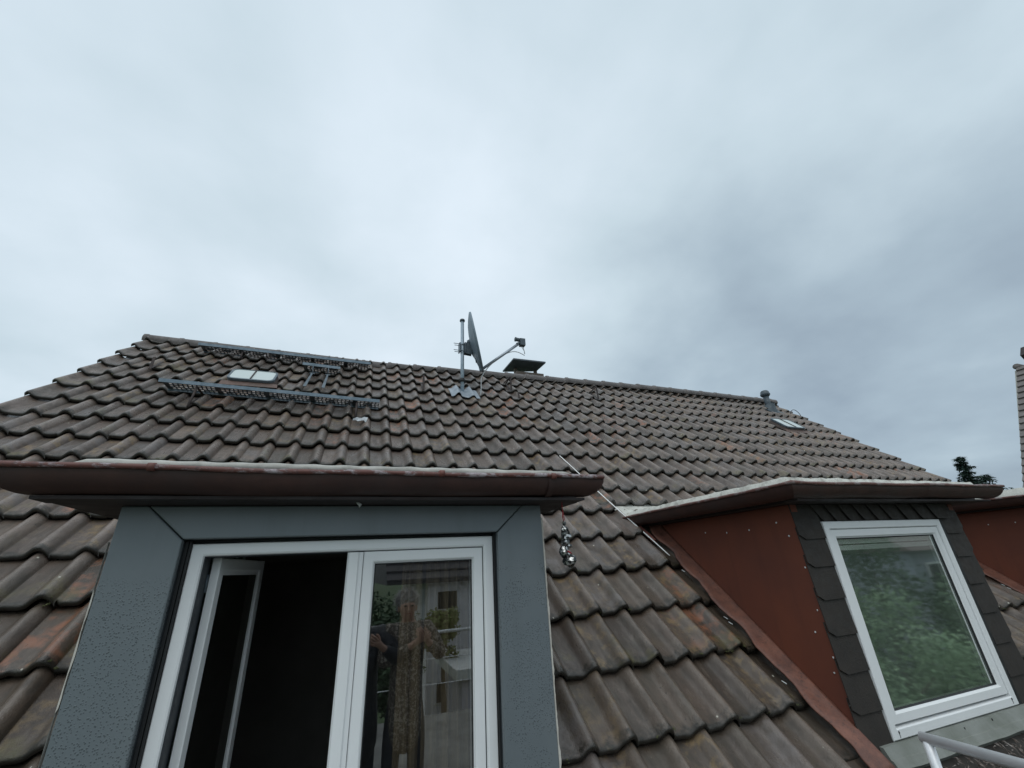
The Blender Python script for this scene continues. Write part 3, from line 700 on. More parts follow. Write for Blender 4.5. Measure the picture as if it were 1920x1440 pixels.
    for s in ss:
        wv = .022 * noise.noise(Vector((s * 5, x0, 0))) + .012 * noise.noise(Vector((s * 17, x0, 3))) + .012 * math.sin(s * 2 * math.pi / TG)
        k = .006 * noise.noise(Vector((s * 11, 7, x0)))
        pr = [(-.003, .085), (-.014, .080 + k), (-.040, .068 + k), (-.060, .062 + k * 2), (-.082 + wv * .6, .056), (-.100 + wv, .048 + k), (-.102 + wv, .042 + k), (-.07, .044), (-.04, .052), (-.003, .06)]
        rings.append([tuple(RP(x0 + a, s, h)) for a, h in pr])
    mb = MB(); mb.loft(rings, True, True, True); mb.build('flashing', FLASH, d)
    # bright solder bits along the torn edge
    mb = MB()
    for s in (s_of_Y(2.47), s_of_Y(2.44), s_of_Y(2.15), s_of_Y(2.78)):
        p = RP(x0 - .15, s, .046); mb.tube([p, p + Vector((.012, -.018, -.014))], [.002, .0035], 6)
    split_build(mb, 'sealant_crumb', WHITE2, d)
    # eaves: board, gutters on the front and on the left side
    mb = MB(); mb.box(sx + .02, fx - .05, 1.715, 1.8055, DZ - .001, .2715); mb.build('eaves_board', SOFFIT, d)
    mb = MB()
    half_round(mb, (sx, GY, GZ), (fx - .05, GY, GZ), (0, -1, 0), GR, cap1=True, m0=-1.0, m1=1.0)
    half_round(mb, (sx, GY, GZ), (sx, 3.30, GZ - .012), (-1, 0, 0), GR, cap1=True, m0=-1.0)
    for xb in (x0 + .20, x0 + 1.0):
        rings = [[(xx, GY - math.cos(math.pi * i / 12) * (GR + .0025), GZ - math.sin(math.pi * i / 12) * (GR + .0025)) for i in range(13)] for xx in (xb, xb + .006)]
        mb.loft(rings, False, False, True)
    mb.build('gutter', GUT, d)
    mb = MB(); bead(mb, [(sx - GR - .004, 3.31, GZ - .010), (sx - GR - .004, GY - GR - .004, GZ), (fx + .03, GY - GR - .004, GZ)]); mb.build('gutter_rim', RIM2, d)
    # lumpy membrane on the flat roof
    x_a, x_b = sx + .01, fx - .06; ya, yb = GY + .005, ROOFBACK + .03; nx_, ny_ = 90, 60
    vs, fs = [], []
    for jj in range(ny_ + 1):
        for ii in range(nx_ + 1):
            xx = x_a + (x_b - x_a) * ii / nx_; yy = ya + (yb - ya) * jj / ny_
            ed = min(1, ii, nx_ - ii, jj)
            lum_ = .007 * noise.noise(Vector((xx * 8, yy * 8, 2))) + .005 * noise.noise(Vector((xx * 25, yy * 25, 5)))
            vs.append((xx + .006 * noise.noise(Vector((yy * 20, 1, xx))), yy + .006 * noise.noise(Vector((xx * 12, 2, 0))), GZ - .004 + (mz + .018 + lum_) * ed))
    for jj in range(ny_):
        for ii in range(nx_):
            q = jj * (nx_ + 1) + ii; fs.append((q, q + 1, q + nx_ + 2, q + nx_ + 1))
    # back corner piece dressed up the slope under the cut tiles
    mb = MB(); mb.add(vs, fs, True)
    rings = []
    for i in range(0, 31):
        xx = sx - .06 + (fx - sx) * i / 30
        q = .008 * noise.noise(Vector((xx * 9, 3, 3)))
        rings.append([tuple(RP(xx, s_of_Y(3.20), .0 + q)), tuple(RP(xx, s_of_Y(3.30), .004 + q)), tuple(RP(xx, s_of_Y(3.60), -.045))])
    mb.loft(rings, False, False, True); mb.build('roof_membrane', MEMB, d)
    return d
dormer2 = red_dormer(D2[0], D2[1], 'red-sided dormer whose window stands right of the bare tiles', True, .036)
dormer3 = red_dormer(D3[0], D3[1], 'red-sided dormer cut off by the right edge of the photo', False, .055)
# outlet pipe under the back of the middle dormer's side gutter
mb = MB(); p0, p1 = Vector((2.325, 3.17, .262)), Vector((2.335, 3.00, .130)); mb.tube([p0 + Vector((0, .05, .02)), p0, p1], .019, 14, cap=False); mb.tube([p0, p1 - (p1 - p0) * .02], .015, 12)
mb.build('outlet_pipe', worn('red_brown_pipe', (.20, .075, .055), (.14, .05, .04), 20, .5), dormer2)

# curtain behind the closed leaf
def curtain(xa, xb, y, amp, lab, folds):
    xs = np.linspace(xa, xb, 90); zs = np.linspace(-1.77, .12, 24); vs = []; fs = []
    for z in zs:
        for x in xs:
            f = (x - xa) / (xb - xa); vs.append((x + .004 * math.sin(z * 3 + f * 9), y + amp * math.sin(f * folds * 2 * math.pi + .25 * math.sin(z * 2.1)) + .3 * amp * math.sin(f * folds * 4.7 * math.pi + 1), z))
    n = len(xs)
    for j in range(len(zs) - 1):
        for i in range(n - 1): q = j * n + i; fs.append((q, q + 1, q + n + 1, q + n))
    mb = MB(); mb.add(vs, fs, True); o = mb.build('curtain', CURT, None)
    md = o.modifiers.new('thickness', 'SOLIDIFY'); md.thickness = .002
    tag(o, lab, 'curtain', 'beige curtains hanging in the door'); return o
curtain(.235, .322, 2.03, .012, 'narrow beige curtain strip left of the dark gap, behind the closed glass', 2.2)
curtain(.340, .60, 2.04, .018, 'wide beige curtain right of the dark gap, behind the closed glass', 5.3)

def side_drape():
    mb = MB(); vs, fs = [], []; xs = np.linspace(-.69, -.50, 60); zs = (-1.78, -1.0, -.4, .125)
    for z in zs:
        for x in xs: vs.append((x, 2.75 + .02 * math.sin((x + .7) * 190 + z), z))
    for j in range(3):
        for i in range(59): q = j * 60 + i; fs.append((q, q + 1, q + 61, q + 60))
    mb.add(vs, fs, True); o = mb.build('curtain', worn('dark_green_drape', (.34, .42, .38), (.46, .54, .50), 9, .9), None)
    tag(o, 'dark grey-green curtain seen through the glass of the open leaf', 'curtain')
side_drape()
# ------------------------------------------------------------------ skylights, chimney
def rounded(w, h, r, n=5):
    o = []
    for cx, cy_, a0 in ((w / 2 - r, h / 2 - r, 0), (-w / 2 + r, h / 2 - r, 90), (-w / 2 + r, -h / 2 + r, 180), (w / 2 - r, -h / 2 + r, 270)):
        for k in range(n + 1): a = R(a0 + 90 * k / n); o.append((cx + r * math.cos(a), cy_ + r * math.sin(a)))
    return o
def skylight(xc, sc, w, h, lift, tilt, label):
    base = RP(xc, sc, .02); ux = Vector((1, 0, 0)); uy = vs_.copy(); uz = nrm.copy()
    q = Matrix.Rotation(-tilt, 3, ux); ty = q @ uy; tz = q @ uz
    def P(a, b, c): return base + ux * a + uy * b + uz * c
    top = base + uz * lift
    def Q(a, b, c): return top + ux * a + ty * b + tz * c
    o0 = rounded(w * 1.06, h * 1.06, .06); o1 = rounded(w * .98, h * .98, .06)
    mb = MB(); mb.loft([[P(a, b, 0) for a, b in o0], [Q(a, b, 0) for a, b in o1]], True, False)
    sk = mb.build('skylight', worn('brown_skylight_curb', (.10, .07, .06), (.07, .055, .05), 12, .6), house); tag(sk, label)
    mb = MB(); o2, o3 = rounded(w * 1.03, h * 1.03, .07), rounded(w * .94, h * .93, .055)
    mb.loft([[Q(a, b, -.012) for a, b in o2], [Q(a, b, .014) for a, b in o2], [Q(a, b, .018) for a, b in o3], [Q(a, b, .004) for a, b in o3]], True, False)
    mb.build('skylight_rim', GALV, sk)
    mb = MB(); mb.prism([Q(a, b, .006) for a, b in o3], tz * .006); mb.build('skylight_pane', SKYGL, sk)
    mb = MB(); mb.prism([Q(-.006, -h * .46, .0125), Q(.006, -h * .46, .0125), Q(.006, h * .46, .0125), Q(-.006, h * .46, .0125)], tz * .010); mb.build('glazing_bar', DARKST, sk)
    mb = MB(); mb.prism([P(-w * .62, -h * .72, .006), P(w * .62, -h * .72, .012), P(w * .6, -h * .5, .03), P(-w * .6, -h * .5, .03)], uz * .004); mb.build('skylight_apron', worn('rusty_apron', (.13, .08, .065), (.09, .07, .06), 12, .6), sk)
skylight(-1.225, s_of_Y(5.30), .47, .31, .06, R(-2), 'rounded twin-pane skylight between the two left gratings')
skylight(7.44, s_of_Y(5.24), .48, .38, .07, R(-1), 'small pale skylight near the right end of the roof')
mb = MB(); mb.box(2.97, 3.58, 7.32, 7.78, 2.6, 3.66)
for i, z in enumerate((3.42, 3.50, 3.58, 3.66)): mb.box(2.966, 3.584, 7.316, 7.784, z, z + .068)
ch = mb.build('chimney', CHIM, house); tag(ch, 'short mottled chimney behind the ridge under a wide dark slab')
mb = MB(); mb.prism([(2.84, 7.13, 3.885), (3.545, 7.09, 3.87), (3.56, 7.62, 3.92), (2.85, 7.84, 3.93)], (0, 0, .035)); mb.build('chimney_cap', CHCAP, ch, bevel=.004)
mb = MB(); 
for (x, y) in ((3.04, 7.55), (3.50, 7.55)): mb.box(x - .03, x + .03, y - .03, y + .03, 3.73, 3.90)
split_build(mb, 'cap_leg', CHIM, ch)

# ------------------------------------------------------------------ terrace
mb = MB(); mb.box(X_L, 2.62, -3.15, .90, -1.98, -1.80); mb.build('terrace_floor', FLOORM, house)
mb = MB(); mb.box(X_L, 2.6, -3.1, -2.85, -7.5, -1.985); mb.build('terrace_wall', WALLM, house)
mb = MB()      # lining of the cut through the roof in front of the door
for a, b in ((D1[0] - .05, D1[0] - .012), (D1[1] + .018, D1[1] + .056)):
    mb.prism([(a, .70, -1.8), (a, FY + .02, -1.8), (a, FY + .02, zroof(FY + .02) - .06), (a, .92, zroof(.92) - .06)], (b - a, 0, 0))
split_build(mb, 'recess_wall', WALLM, house)
mb = MB(); mb.box(D1[0] + .004, D1[1] - .004, .9001, 2.02, -1.98, -1.801); mb.build('threshold_floor', FLOORM, house)

# ------------------------------------------------------------------ gratings
def strut_bracket(mb, x, yb, yf, z, foot):
    """flat iron: hook strap on the tiles, upright under the front lip and a brace"""
    s0 = s_of_Y(yb)
    mb.prism([(x - .012, yf + .02, z - .006), (x + .012, yf + .02, z - .006), (x + .012, yb + .02, z - .006), (x - .012, yb + .02, z - .006)], (0, 0, -.006))
    p = RP(x, s_of_Y(foot), .045)
    mb.tube([(x, yf + .03, z - .01), p], .012, 6); mb.tube([(x, yb, z - .01), (x, foot + .02, zroof(foot) + .09)], .009, 6)
    mb.tube([p, RP(x, s_of_Y(foot) + .22, .02)], .010, 6)
def grating(x0, x1, yf, yb, z, z_r, lab, brackets, par=None):
    """perforated steel plank with folded lips; z at the left end, z_r at the right"""
    t = empty('roof_walkway', ((x0 + x1) / 2, (yf + yb) / 2, z)); tag(t, lab, 'walkway', 'steel gratings fixed on the roof')
    def Z(x): return z + (z_r - z) * (x - x0) / (x1 - x0)
    pitch = .040; nx = max(2, int(round((x1 - x0) / pitch))); dx = (x1 - x0) / nx; rows = 4; dy = (yb - yf - .03) / rows
    bm = bmesh.new(); th = .003
    vs, fs = [], []
    def quad(a, b, c, d): k = len(vs); vs.extend([a, b, c, d]); fs.append((k, k + 1, k + 2, k + 3))
    # perforated deck: every cell is a plate with a square hole
    for i in range(nx):
        for j in range(rows):
            xa, xb = x0 + i * dx, x0 + (i + 1) * dx; ya, yb_ = yf + .015 + j * dy, yf + .015 + (j + 1) * dy
            solid = (i % 11 == 0)
            if solid: quad((xa, ya, Z(xa)), (xb, ya, Z(xb)), (xb, yb_, Z(xb)), (xa, yb_, Z(xa))); continue
            mx, my = dx * .16, dy * .14; o = dx * .16 * (1 if j % 2 else -1)
            c = [(xa + mx + o * .5, ya + my), (xb - mx + o * .5, ya + my), (xb - mx + o * .5, yb_ - my), (xa + mx + o * .5, yb_ - my)]
            O = [(xa, ya), (xb, ya), (xb, yb_), (xa, yb_)]
            for q in range(4):
                r = (q + 1) % 4; quad((*O[q], Z(O[q][0])), (*O[r], Z(O[r][0])), (*c[r], Z(c[r][0])), (*c[q], Z(c[q][0])))
    me = bpy.data.meshes.new('grating_deck'); me.from_pydata(vs, [], fs); me.materials.append(DECK); o = bpy.data.objects.new('grating_deck', me); COL.objects.link(o); parent(o, t)
    md = o.modifiers.new('thickness', 'SOLIDIFY'); md.thickness = th
    mb = MB()
    mb.prism([(x0, yf, Z(x0) - .030), (x1, yf, Z(x1) - .030), (x1, yf, Z(x1) + .006), (x0, yf, Z(x0) + .006)], (0, .014, 0)); mb.build('front_lip', GALVB, t)
    mb = MB(); mb.prism([(x0, yb - .014, Z(x0) - .024), (x1, yb - .014, Z(x1) - .024), (x1, yb - .014, Z(x1) + .004), (x0, yb - .014, Z(x0) + .004)], (0, .014, 0)); mb.build('back_lip', GALV, t)
    for bx in brackets:
        mb = MB(); strut_bracket(mb, bx, yb, yf, Z(bx) - .032, yb - .30 if yb < 5.5 else yb - .22); mb.build('bracket', DARKST, t)
    return t
grating(-1.864, .193, 4.63, 4.89, 1.845, 1.800, 'long perforated steel grating below the left skylight', (-1.55, -.045))
grating(-2.05, .075, 5.82, 6.07, 2.860, 2.835, 'long perforated steel grating just under the ridge', (-1.55, -.05))
grating(-.76, -.305, 5.47, 5.72, 2.565, 2.550, 'short perforated step hanging below the ridge grating', ())

# free-standing roof hooks
hooks = [(.79, 5.43, .24, 'roof hook left of the satellite mast', 0), (2.20, 5.70, .24, 'roof hook with a slanted brace right of the satellite mast', .16),
         (3.76, 5.68, .24, 'roof hook with a slanted brace halfway along the ridge', .16), (-2.26, 5.36, .16, 'lone short roof hook near the left verge', 0),
         (2.22, 5.45, .10, 'short stub hook just below the braced hook beside the mast', 0), (3.60, 5.62, .07, 'tiny stub hook beside the halfway braced hook', 0)]
for (x, y, h, lab, br) in hooks:
    mb = MB(); p = RP(x, s_of_Y(y), .03); q = p + Vector((0, .02, h))
    mb.prism([p + Vector((-.014, 0, 0)), p + Vector((.014, 0, 0)), q + Vector((.014, 0, 0)), q + Vector((-.014, 0, 0))], (0, .008, 0))
    b = RP(x, s_of_Y(y) + .30, .02)
    if h > .12: mb.prism([p + Vector((-.013, 0, -.004)), p + Vector((.013, 0, -.004)), b + Vector((.013, 0, 0)), b + Vector((-.013, 0, 0))], tuple(nrm * .006))
    if br:
        c = RP(x - .0, s_of_Y(y) + .34, .02); mb.tube([q, c], .010, 6); mb.tube([q + Vector((-.01, 0, 0)), q + Vector((-.10, .06, -.10))], .010, 6)
    tag(mb.build('roof_hook', DARKST, None, bevel=.0015), lab, 'roof hook', 'iron hooks left on the tiles')
# galvanised step straps
for x, xs_, lab in ((-.66, .03, 'bright galvanised strap left of its twin below the short step'), (-.455, .01, 'bright galvanised strap right of its twin below the short step')):
    mb = MB(); a = RP(x, s_of_Y(5.20), .05); b = RP(x + xs_, s_of_Y(5.52), .085); c = RP(x + xs_ * 1.2, s_of_Y(5.70), .05)
    mb.prism([a + Vector((-.018, 0, 0)), a + Vector((.018, 0, 0)), b + Vector((.010, 0, 0)), b + Vector((-.010, 0, 0))], tuple(nrm * .006))
    mb.tube([b, b + Vector((0, 0, .10)), c + Vector((0, 0, .06))], .007, 6); mb.box(b.x - .03, b.x + .03, b.y - .02, b.y, b.z - .015, b.z - .005)
    tag(mb.build('step_strap', GALV, None), lab, 'strap', 'galvanised straps')
# wire hoops near the right end
for x, y, lab in ((7.15, 5.72, 'thin wire hoop left of the grey vent pipe'), (8.60, 5.78, 'thin wire hoop between vent pipe and right verge')):
    a = RP(x - .16, s_of_Y(y), .03); b = RP(x + .16, s_of_Y(y), .03); P = []
    for k in range(13): f = k / 12; P.append(a.lerp(b, f) + Vector((0, 0, .13 * math.sin(math.pi * f) ** .7)))
    mb = MB(); mb.tube(P, .006, 6); tag(mb.build('wire_hoop', GASKET, None), lab, 'wire')

# ------------------------------------------------------------------ satellite dish on its mast
dish = empty('satellite_dish', (1.354, 5.46, 2.30)); tag(dish, 'blue-grey satellite dish seen edge-on on a short roof mast', 'satellite dish')
mx, my = 1.352, 5.46; DR = Vector((.98, -.372, .19)).normalized()
mb = MB(); mb.tube([(mx, my, 2.20), (mx + .004, my, 3.545)], .0265, 16); mb.tube([(mx + .002, my, 2.965), (mx + .002, my, 2.985)], .029, 16); mb.build('mast', worn('blue_grey_mast', (.30, .38, .45), (.38, .46, .52), 9, .4, .2), dish)
mb = MB(); mb.tube([(mx + .004, my, 3.53), (mx + .004, my, 3.545), (mx + .004, my, 3.565), (mx + .004, my, 3.575)], [.036, .042, .036, .012], 16); mb.build('mast_cap', PLINTH, dish)
mb = MB(); mb.tube([(mx, my, 2.50), (mx, my, 2.545), (mx, my, 2.56)], [.06, .036, .030], 16); mb.build('rubber_collar', GASKET, dish)
# reflector: shallow offset bowl
cz = Vector((1.585, 5.46, 3.20)); up = Vector((-.19, 0, .98)); up = (up - DR * up.dot(DR)).normalized(); rt = DR.cross(up)
rings = []; n = 40
for rr, dd in ((.0, -.075), (.12, -.070), (.24, -.052), (.34, -.028), (.40, -.008), (.425, 0), (.44, 0), (.446, .008), (.452, .004), (.452, -.022), (.43, -.030), (.405, -.040), (.34, -.062), (.24, -.088), (.12, -.104), (.0, -.108)):
    rings.append([cz + up * (math.sin(2 * math.pi * i / n) * rr * 1.06) + rt * (math.cos(2 * math.pi * i / n) * rr) + DR * dd for i in range(n)])
mb = MB(); mb.loft(rings, True, False, True); mb.build('reflector', DISH, dish)
# rear housing and clamp
bk = cz - DR * .085 - up * .06
mb = MB(); mb.prism([bk + up * .11 - rt * .07, bk + up * .11 + rt * .07, bk - up * .26 + rt * .05, bk - up * .26 - rt * .05], DR * .05)
mb.prism([bk + up * .10 - rt * .05 - DR * .06, bk + up * .02 - rt * .05 - DR * .075, bk - up * .12 - rt * .05 - DR * .03, bk - up * .2 - rt * .05, bk + up * .12 - rt * .05], rt * .10); mb.build('rear_housing', DISH, dish, bevel=.006)
mb = MB()
for dz in (.055, -.055):
    mb.box(mx - .045, mx + .10, my - .012, my + .012, 3.06 + dz - .012, 3.06 + dz + .012)
    mb.tube([(mx - .135, my - .03, 3.06 + dz), (mx + .06, my - .03, 3.06 + dz)], .005, 6); mb.tube([(mx - .11, my + .03, 3.06 + dz + .004), (mx + .06, my + .03, 3.06 + dz + .004)], .005, 6)
mb.box(mx - .050, mx - .034, my - .045, my + .045, 2.985, 3.135); mb.box(mx + .03, mx + .045, my - .045, my + .045, 2.97, 3.15)
mb.prism([(mx + .03, my - .03, 3.14), (mx + .13, my - .03, 3.19), (mx + .15, my - .03, 3.07), (mx + .15, my - .03, 2.96), (mx + .03, my - .03, 2.97)], (0, .006, 0)); mb.prism([(mx + .03, my + .03, 3.14), (mx + .13, my + .03, 3.19), (mx + .15, my + .03, 3.07), (mx + .15, my + .03, 2.96), (mx + .03, my + .03, 2.97)], (0, .006, 0))
mb.build('mast_clamp', GALV, dish)
bot = cz - up * .475 - DR * .01
mb = MB(); mb.prism([bot + up * .14 - rt * .03 - DR * .05, bot + up * .10 - rt * .03 + DR * .01, bot - up * .005 - rt * .03 + DR * .02, bot - up * .01 - rt * .03 - DR * .045], rt * .06); split_build(mb, 'arm_root', DISH, dish, bevel=.004)
tip = Vector((2.20, 5.28, 3.16)); a0 = bot + up * .015 - DR * .01
mb = MB(); mb.tube([a0, tip], .022, 12); mb.build('feed_arm', worn('light_arm', (.30, .34, .38), (.36, .40, .44), 9, .35, .5), dish)
mb = MB()
for f in (.27, .66): c = a0.lerp(tip, f); d_ = (tip - a0).normalized(); mb.tube([c - d_ * .007, c + d_ * .007], .021, 10)
split_build(mb, 'cable_tie', GASKET, dish)
mb = MB(); mb.box(tip.x + .02, tip.x + .105, tip.y - .04, tip.y + .04, tip.z - .03, tip.z + .09); mb.tube([tip + Vector((-.045, 0, .075)), tip + Vector((.03, 0, .072))], .030, 14); mb.tube([tip + Vector((-.055, 0, .076)), tip + Vector((-.035, 0, .075))], .036, 14)
mb.tube([tip + Vector((-.03, 0, -.01)), tip + Vector((.04, 0, .03))], .022, 10); mb.build('receiver', PLINTH, dish, bevel=.004)
mb = MB()
for k, o in enumerate((0, .02)): mb.tube([tip + Vector((.05 + o, 0, -.03)), tip + Vector((.055 + o, -.01, -.07)), tip + Vector((.085, -.01, -.12)), tip + Vector((.095, 0, -.165))], .006 if k else .005, 6)
P = []
for k in range(12): f = k / 11; c = tip.lerp(a0, .25 + .0 * f) ; P.append(tip.lerp(a0, .34 - .34 * f) + Vector((.09 * f, 0, -.02 - .17 * f + .05 * math.sin(math.pi * f))))
mb.tube(P, .006, 6)
P = [a0.lerp(tip, .27) + Vector((0, 0, -.022)), a0.lerp(tip, .18) + Vector((0, 0, -.035)), a0.lerp(tip, .06) + Vector((.005, 0, -.07)), a0 + Vector((-.01, 0, -.14)), a0 + Vector((-.015, 0, -.30)), a0 + Vector((-.025, 0, -.42)), a0 + Vector((-.05, -.02, -.50)), a0 + Vector((-.10, -.03, -.545)), a0 + Vector((-.16, -.03, -.55)), a0 + Vector((-.23, -.02, -.53))]
Q = []
for a, b in zip(P[:-1], P[1:]): Q += [a.lerp(b, t_) for t_ in (0, .5)]
mb.tube(Q + [P[-1]], .0075, 8); split_build(mb, 'coax_cable', worn('pale_coax', (.45, .47, .47), (.36, .38, .39), 20, .5), dish)
# lead dressing moulded over two tiles
st = ([], [], [], []); s0 = (5 + CJ) * TG + .30
for i in (-5, -4): 
    x0_ = (i - 1 + CI) * TW
mb = MB(); rings = []
for k, s in enumerate(np.linspace(s_of_Y(5.34), s_of_Y(5.58), 10)):
    ring = []
    for x in np.linspace(1.17, 1.585, 40):
        u = ((x / TW - CI) % 1.0); h = float(np.interp(u, PU, PH)); h = .022 + h * 1.1 + .004 * noise.noise(Vector((x * 14, s * 14, 0)))
        h += .03 * math.exp(-((x - mx) ** 2 + (s - s_of_Y(5.5)) ** 2) / .006)
        ring.append(RP(x, s + .02 * noise.noise(Vector((x * 9, 0, 0))) * (k == 0) + .035 * math.sin((x - 1.17) * 15) * (k == 0), h))
    rings.append(ring)
mb.loft(rings, False, False, True); o = mb.build('lead_flashing', LEAD, dish); md = o.modifiers.new('thickness', 'SOLIDIFY'); md.thickness = .004; md.offset = 0

# ------------------------------------------------------------------ vent pipe
vp = empty('vent_pipe', (8.19, 5.97, 2.77)); tag(vp, 'dark grey capped vent pipe by the right end of the ridge', 'vent pipe')
vx, vy = 8.19, 5.98
mb = MB(); mb.tube([(vx, vy, 2.68), (vx, vy, 3.16)], .058, 20); mb.build('pipe', PLINTH, vp)
mb = MB(); mb.tube([(vx, vy, 3.10), (vx, vy, 3.125), (vx, vy, 3.15), (vx, vy, 3.165), (vx, vy, 3.20), (vx, vy, 3.225), (vx, vy, 3.235)], [.074, .094, .098, .088, .084, .062, .025], 22); mb.build('vent_cap', PLINTH, vp)
mb = MB(); c = RP(vx, s_of_Y(vy) - .02, .02); rings = []
for rr, hh_ in ((.14, 0), (.12, .04), (.092, .085), (.07, .12), (.060, .16)):
    rings.append([c + Vector((math.cos(2 * math.pi * i / 20) * rr, 0, 0)) + vs_ * (math.sin(2 * math.pi * i / 20) * rr) + nrm * (hh_ * .55) + Vector((0, 0, hh_ * .6)) for i in range(20)])
mb.loft(rings, True, False, True); mb.prism([c + Vector((-.17, 0, 0)) - vs_ * .17, c + Vector((.18, 0, 0)) - vs_ * .17, c + Vector((.18, 0, 0)) + vs_ * .13, c + Vector((-.17, 0, 0)) + vs_ * .13], nrm * .012)
mb.build('vent_base', PLINTH, vp)

# ------------------------------------------------------------------ loose things
# white cable over the tiles
mb = MB(); P = []
a, b = RP(2.075, s_of_Y(4.06), .055), RP(2.325, s_of_Y(2.885), .055)
for k in range(25): f = k / 24; P.append(a.lerp(b, f) + Vector((.004 * math.sin(f * 9), 0, -.006 * math.sin(math.pi * f))))
mb.tube(P, .0048, 8); tag(mb.build('white_cable', CABLEW, None), 'thin white cable running down the tiles towards the red dormer', 'cable')
# foil garland
gl = empty('foil_garland', (.907, 1.78, .29)); tag(gl, 'crumpled silver foil bird scarer hanging on red string from the gutter', 'bird scarer')
mb = MB(); mb.tube([(.907, 1.775, .290), (.905, 1.778, .245), (.9055, 1.78, .225), (.9065, 1.78, .19)], .0016, 6)
mb.tube([(.9065, 1.78, .222), (.9035, 1.78, .195), (.907, 1.78, .178)], .0022, 6); mb.tube([(.905, 1.778, .235), (.911, 1.78, .20), (.9135, 1.78, .180)], .0016, 6); mb.tube([(.905, 1.765, .052), (.912, 1.758, .045), (.918, 1.757, .040)], .003, 6)
split_build(mb, 'string', STRING, gl)
for (x, z, r, sc) in ((.9085, .168, .008, (1, 1, 1.1)), (.9075, .143, .0165, (.9, .9, .8)), (.911, .120, .0215, (1, 1, .95)), (.903, .103, .015, (1, 1, .9)), (.904, .088, .019, (1.05, 1, .8)), (.9185, .072, .013, (1.3, 1, .8)), (.906, .062, .014, (1, 1, .9)), (.8915, .048, .019, (.75, 1, 1.25)), (.915, .038, .015, (1, 1, 1)), (.919, .012, .028, (1, 1, .95))):
    bm = bmesh.new(); bmesh.ops.create_icosphere(bm, subdivisions=2, radius=r * 1.15)
    so = random.uniform(0, 90)
    for v in bm.verts:
        p = v.co / r; f = 1 + .30 * (1 - 2 * abs(noise.noise(p * 2.3 + Vector((so, 0, 0))))) - .22 + .20 * noise.noise(p * 5 + Vector((0, so, 0)))
        v.co = Vector((p.x * sc[0], p.y * sc[1], p.z * sc[2])) * r * f
    for f_ in bm.faces: f_.smooth = False
    me = bpy.data.meshes.new('foil_ball'); bm.to_mesh(me); bm.free(); me.materials.append(FOIL)
    o = bpy.data.objects.new('foil_ball', me); COL.objects.link(o); o.location = (x, 1.78, z); parent(o, gl)
# torn plastic scrap under the grating
mb = MB(); rings = []
for k, f in enumerate(np.linspace(0, 1, 9)):
    ring = []
    for g_ in np.linspace(0, 1, 12):
        h = .05 + .016 * noise.noise(Vector((f * 5, g_ * 6, 8))) + .008 * noise.noise(Vector((f * 14, g_ * 14, 2)))
        ring.append(RP(-.07 + .14 * g_ + .012 * f, s_of_Y(4.52) + .11 * f * (.5 + .5 * g_) + .012 * math.sin(g_ * 11), h))
    rings.append(ring)
mb.loft(rings, False, False, False); o = mb.build('plastic_scrap', worn('pale_plastic_film', (.38, .41, .43), (.52, .54, .55), 30, .3), None); tag(o, 'torn pale plastic scrap on a tile under the lower grating', 'scrap')
md = o.modifiers.new('thickness', 'SOLIDIFY'); md.thickness = .002

# ------------------------------------------------------------------ stainless railing
rail = empty('railing', (2.53, 1.6, -1.8)); tag(rail, 'shiny stainless tube railing of the roof terrace', 'railing')
RX, RY0, RY1, RZ = 2.53, 1.6, -3.0, -.80
mb = MB(); mb.tube([(RX, RY0 + .02, RZ), (RX, RY1, RZ)], .0215, 20); mb.tube([(RX - .0, RY1, RZ), (-2.6, RY1, RZ)], .0215, 20); mb.sphere((RX, RY1, RZ), .0215); mb.build('handrail', CHROME, rail)
for (x, y, zb) in ((RX, RY0, zroof(RY0) - .04), (RX, 0.2, -1.8), (RX, -1.4, -1.8), (RX, -3., -1.8), (.9, -3., -1.8), (-.8, -3., -1.8), (-2.55, -3., -1.8)):
    mb = MB(); mb.tube([(x, y, zb), (x, y, RZ - .01)], .020, 18); mb.build('post', CHROME, rail)
mb = MB()
for z in (-1.12, -1.42): mb.tube([(RX, .2, z), (RX, RY1, z)], .006, 8); mb.tube([(RX, RY1, z), (-2.55, RY1, z)], .006, 8)
split_build(mb, 'crossbar', CHROME, rail)

# moss tufts in the laps
V_, F_ = [], []
rg2 = random.Random(5)
for k in range(420):
    j = rg2.choice(range(-9, 6)); i = rg2.choice(range(-24, 32)); u = rg2.choice((rg2.uniform(.9, 1.05), rg2.uniform(0, .6)))
    x = (i - 1 + CI + u) * TW; s_ = (j + CJ) * TG + rg2.uniform(-.006, .012)
    if any(a - .02 < x < b + .02 and c < s_ < d + .1 for (a, b, c, d) in ZONES): continue
    if j > -2 and rg2.random() < .6: continue
    for q in range(rg2.randint(2, 7)):
        c = RP(x + rg2.gauss(0, .008), s_ + rg2.gauss(0, .004), float(np.interp(u % 1, PU, PH)) + .016 + rg2.gauss(0, .002)); r_ = rg2.uniform(.002, .0055); b = len(V_)
        V_ += [c + Vector((r_, 0, 0)), c + Vector((-r_, 0, 0)), c + Vector((0, r_, 0)), c + Vector((0, -r_, 0)), c + Vector((0, 0, r_)), c + Vector((0, 0, -r_))]
        F_ += [(b + a_, b + b_, b + c_) for a_, b_, c_ in ((0, 2, 4), (2, 1, 4), (1, 3, 4), (3, 0, 4), (2, 0, 5), (1, 2, 5), (3, 1, 5), (0, 3, 5))]
mb = MB(); mb.add(V_, F_); tag(mb.build('moss', worn('dry_moss', (.06, .07, .025), (.11, .115, .05), 60, .95), None, fix=False), 'tiny moss tufts growing in the laps of the roof tiles', 'moss', kind='stuff')
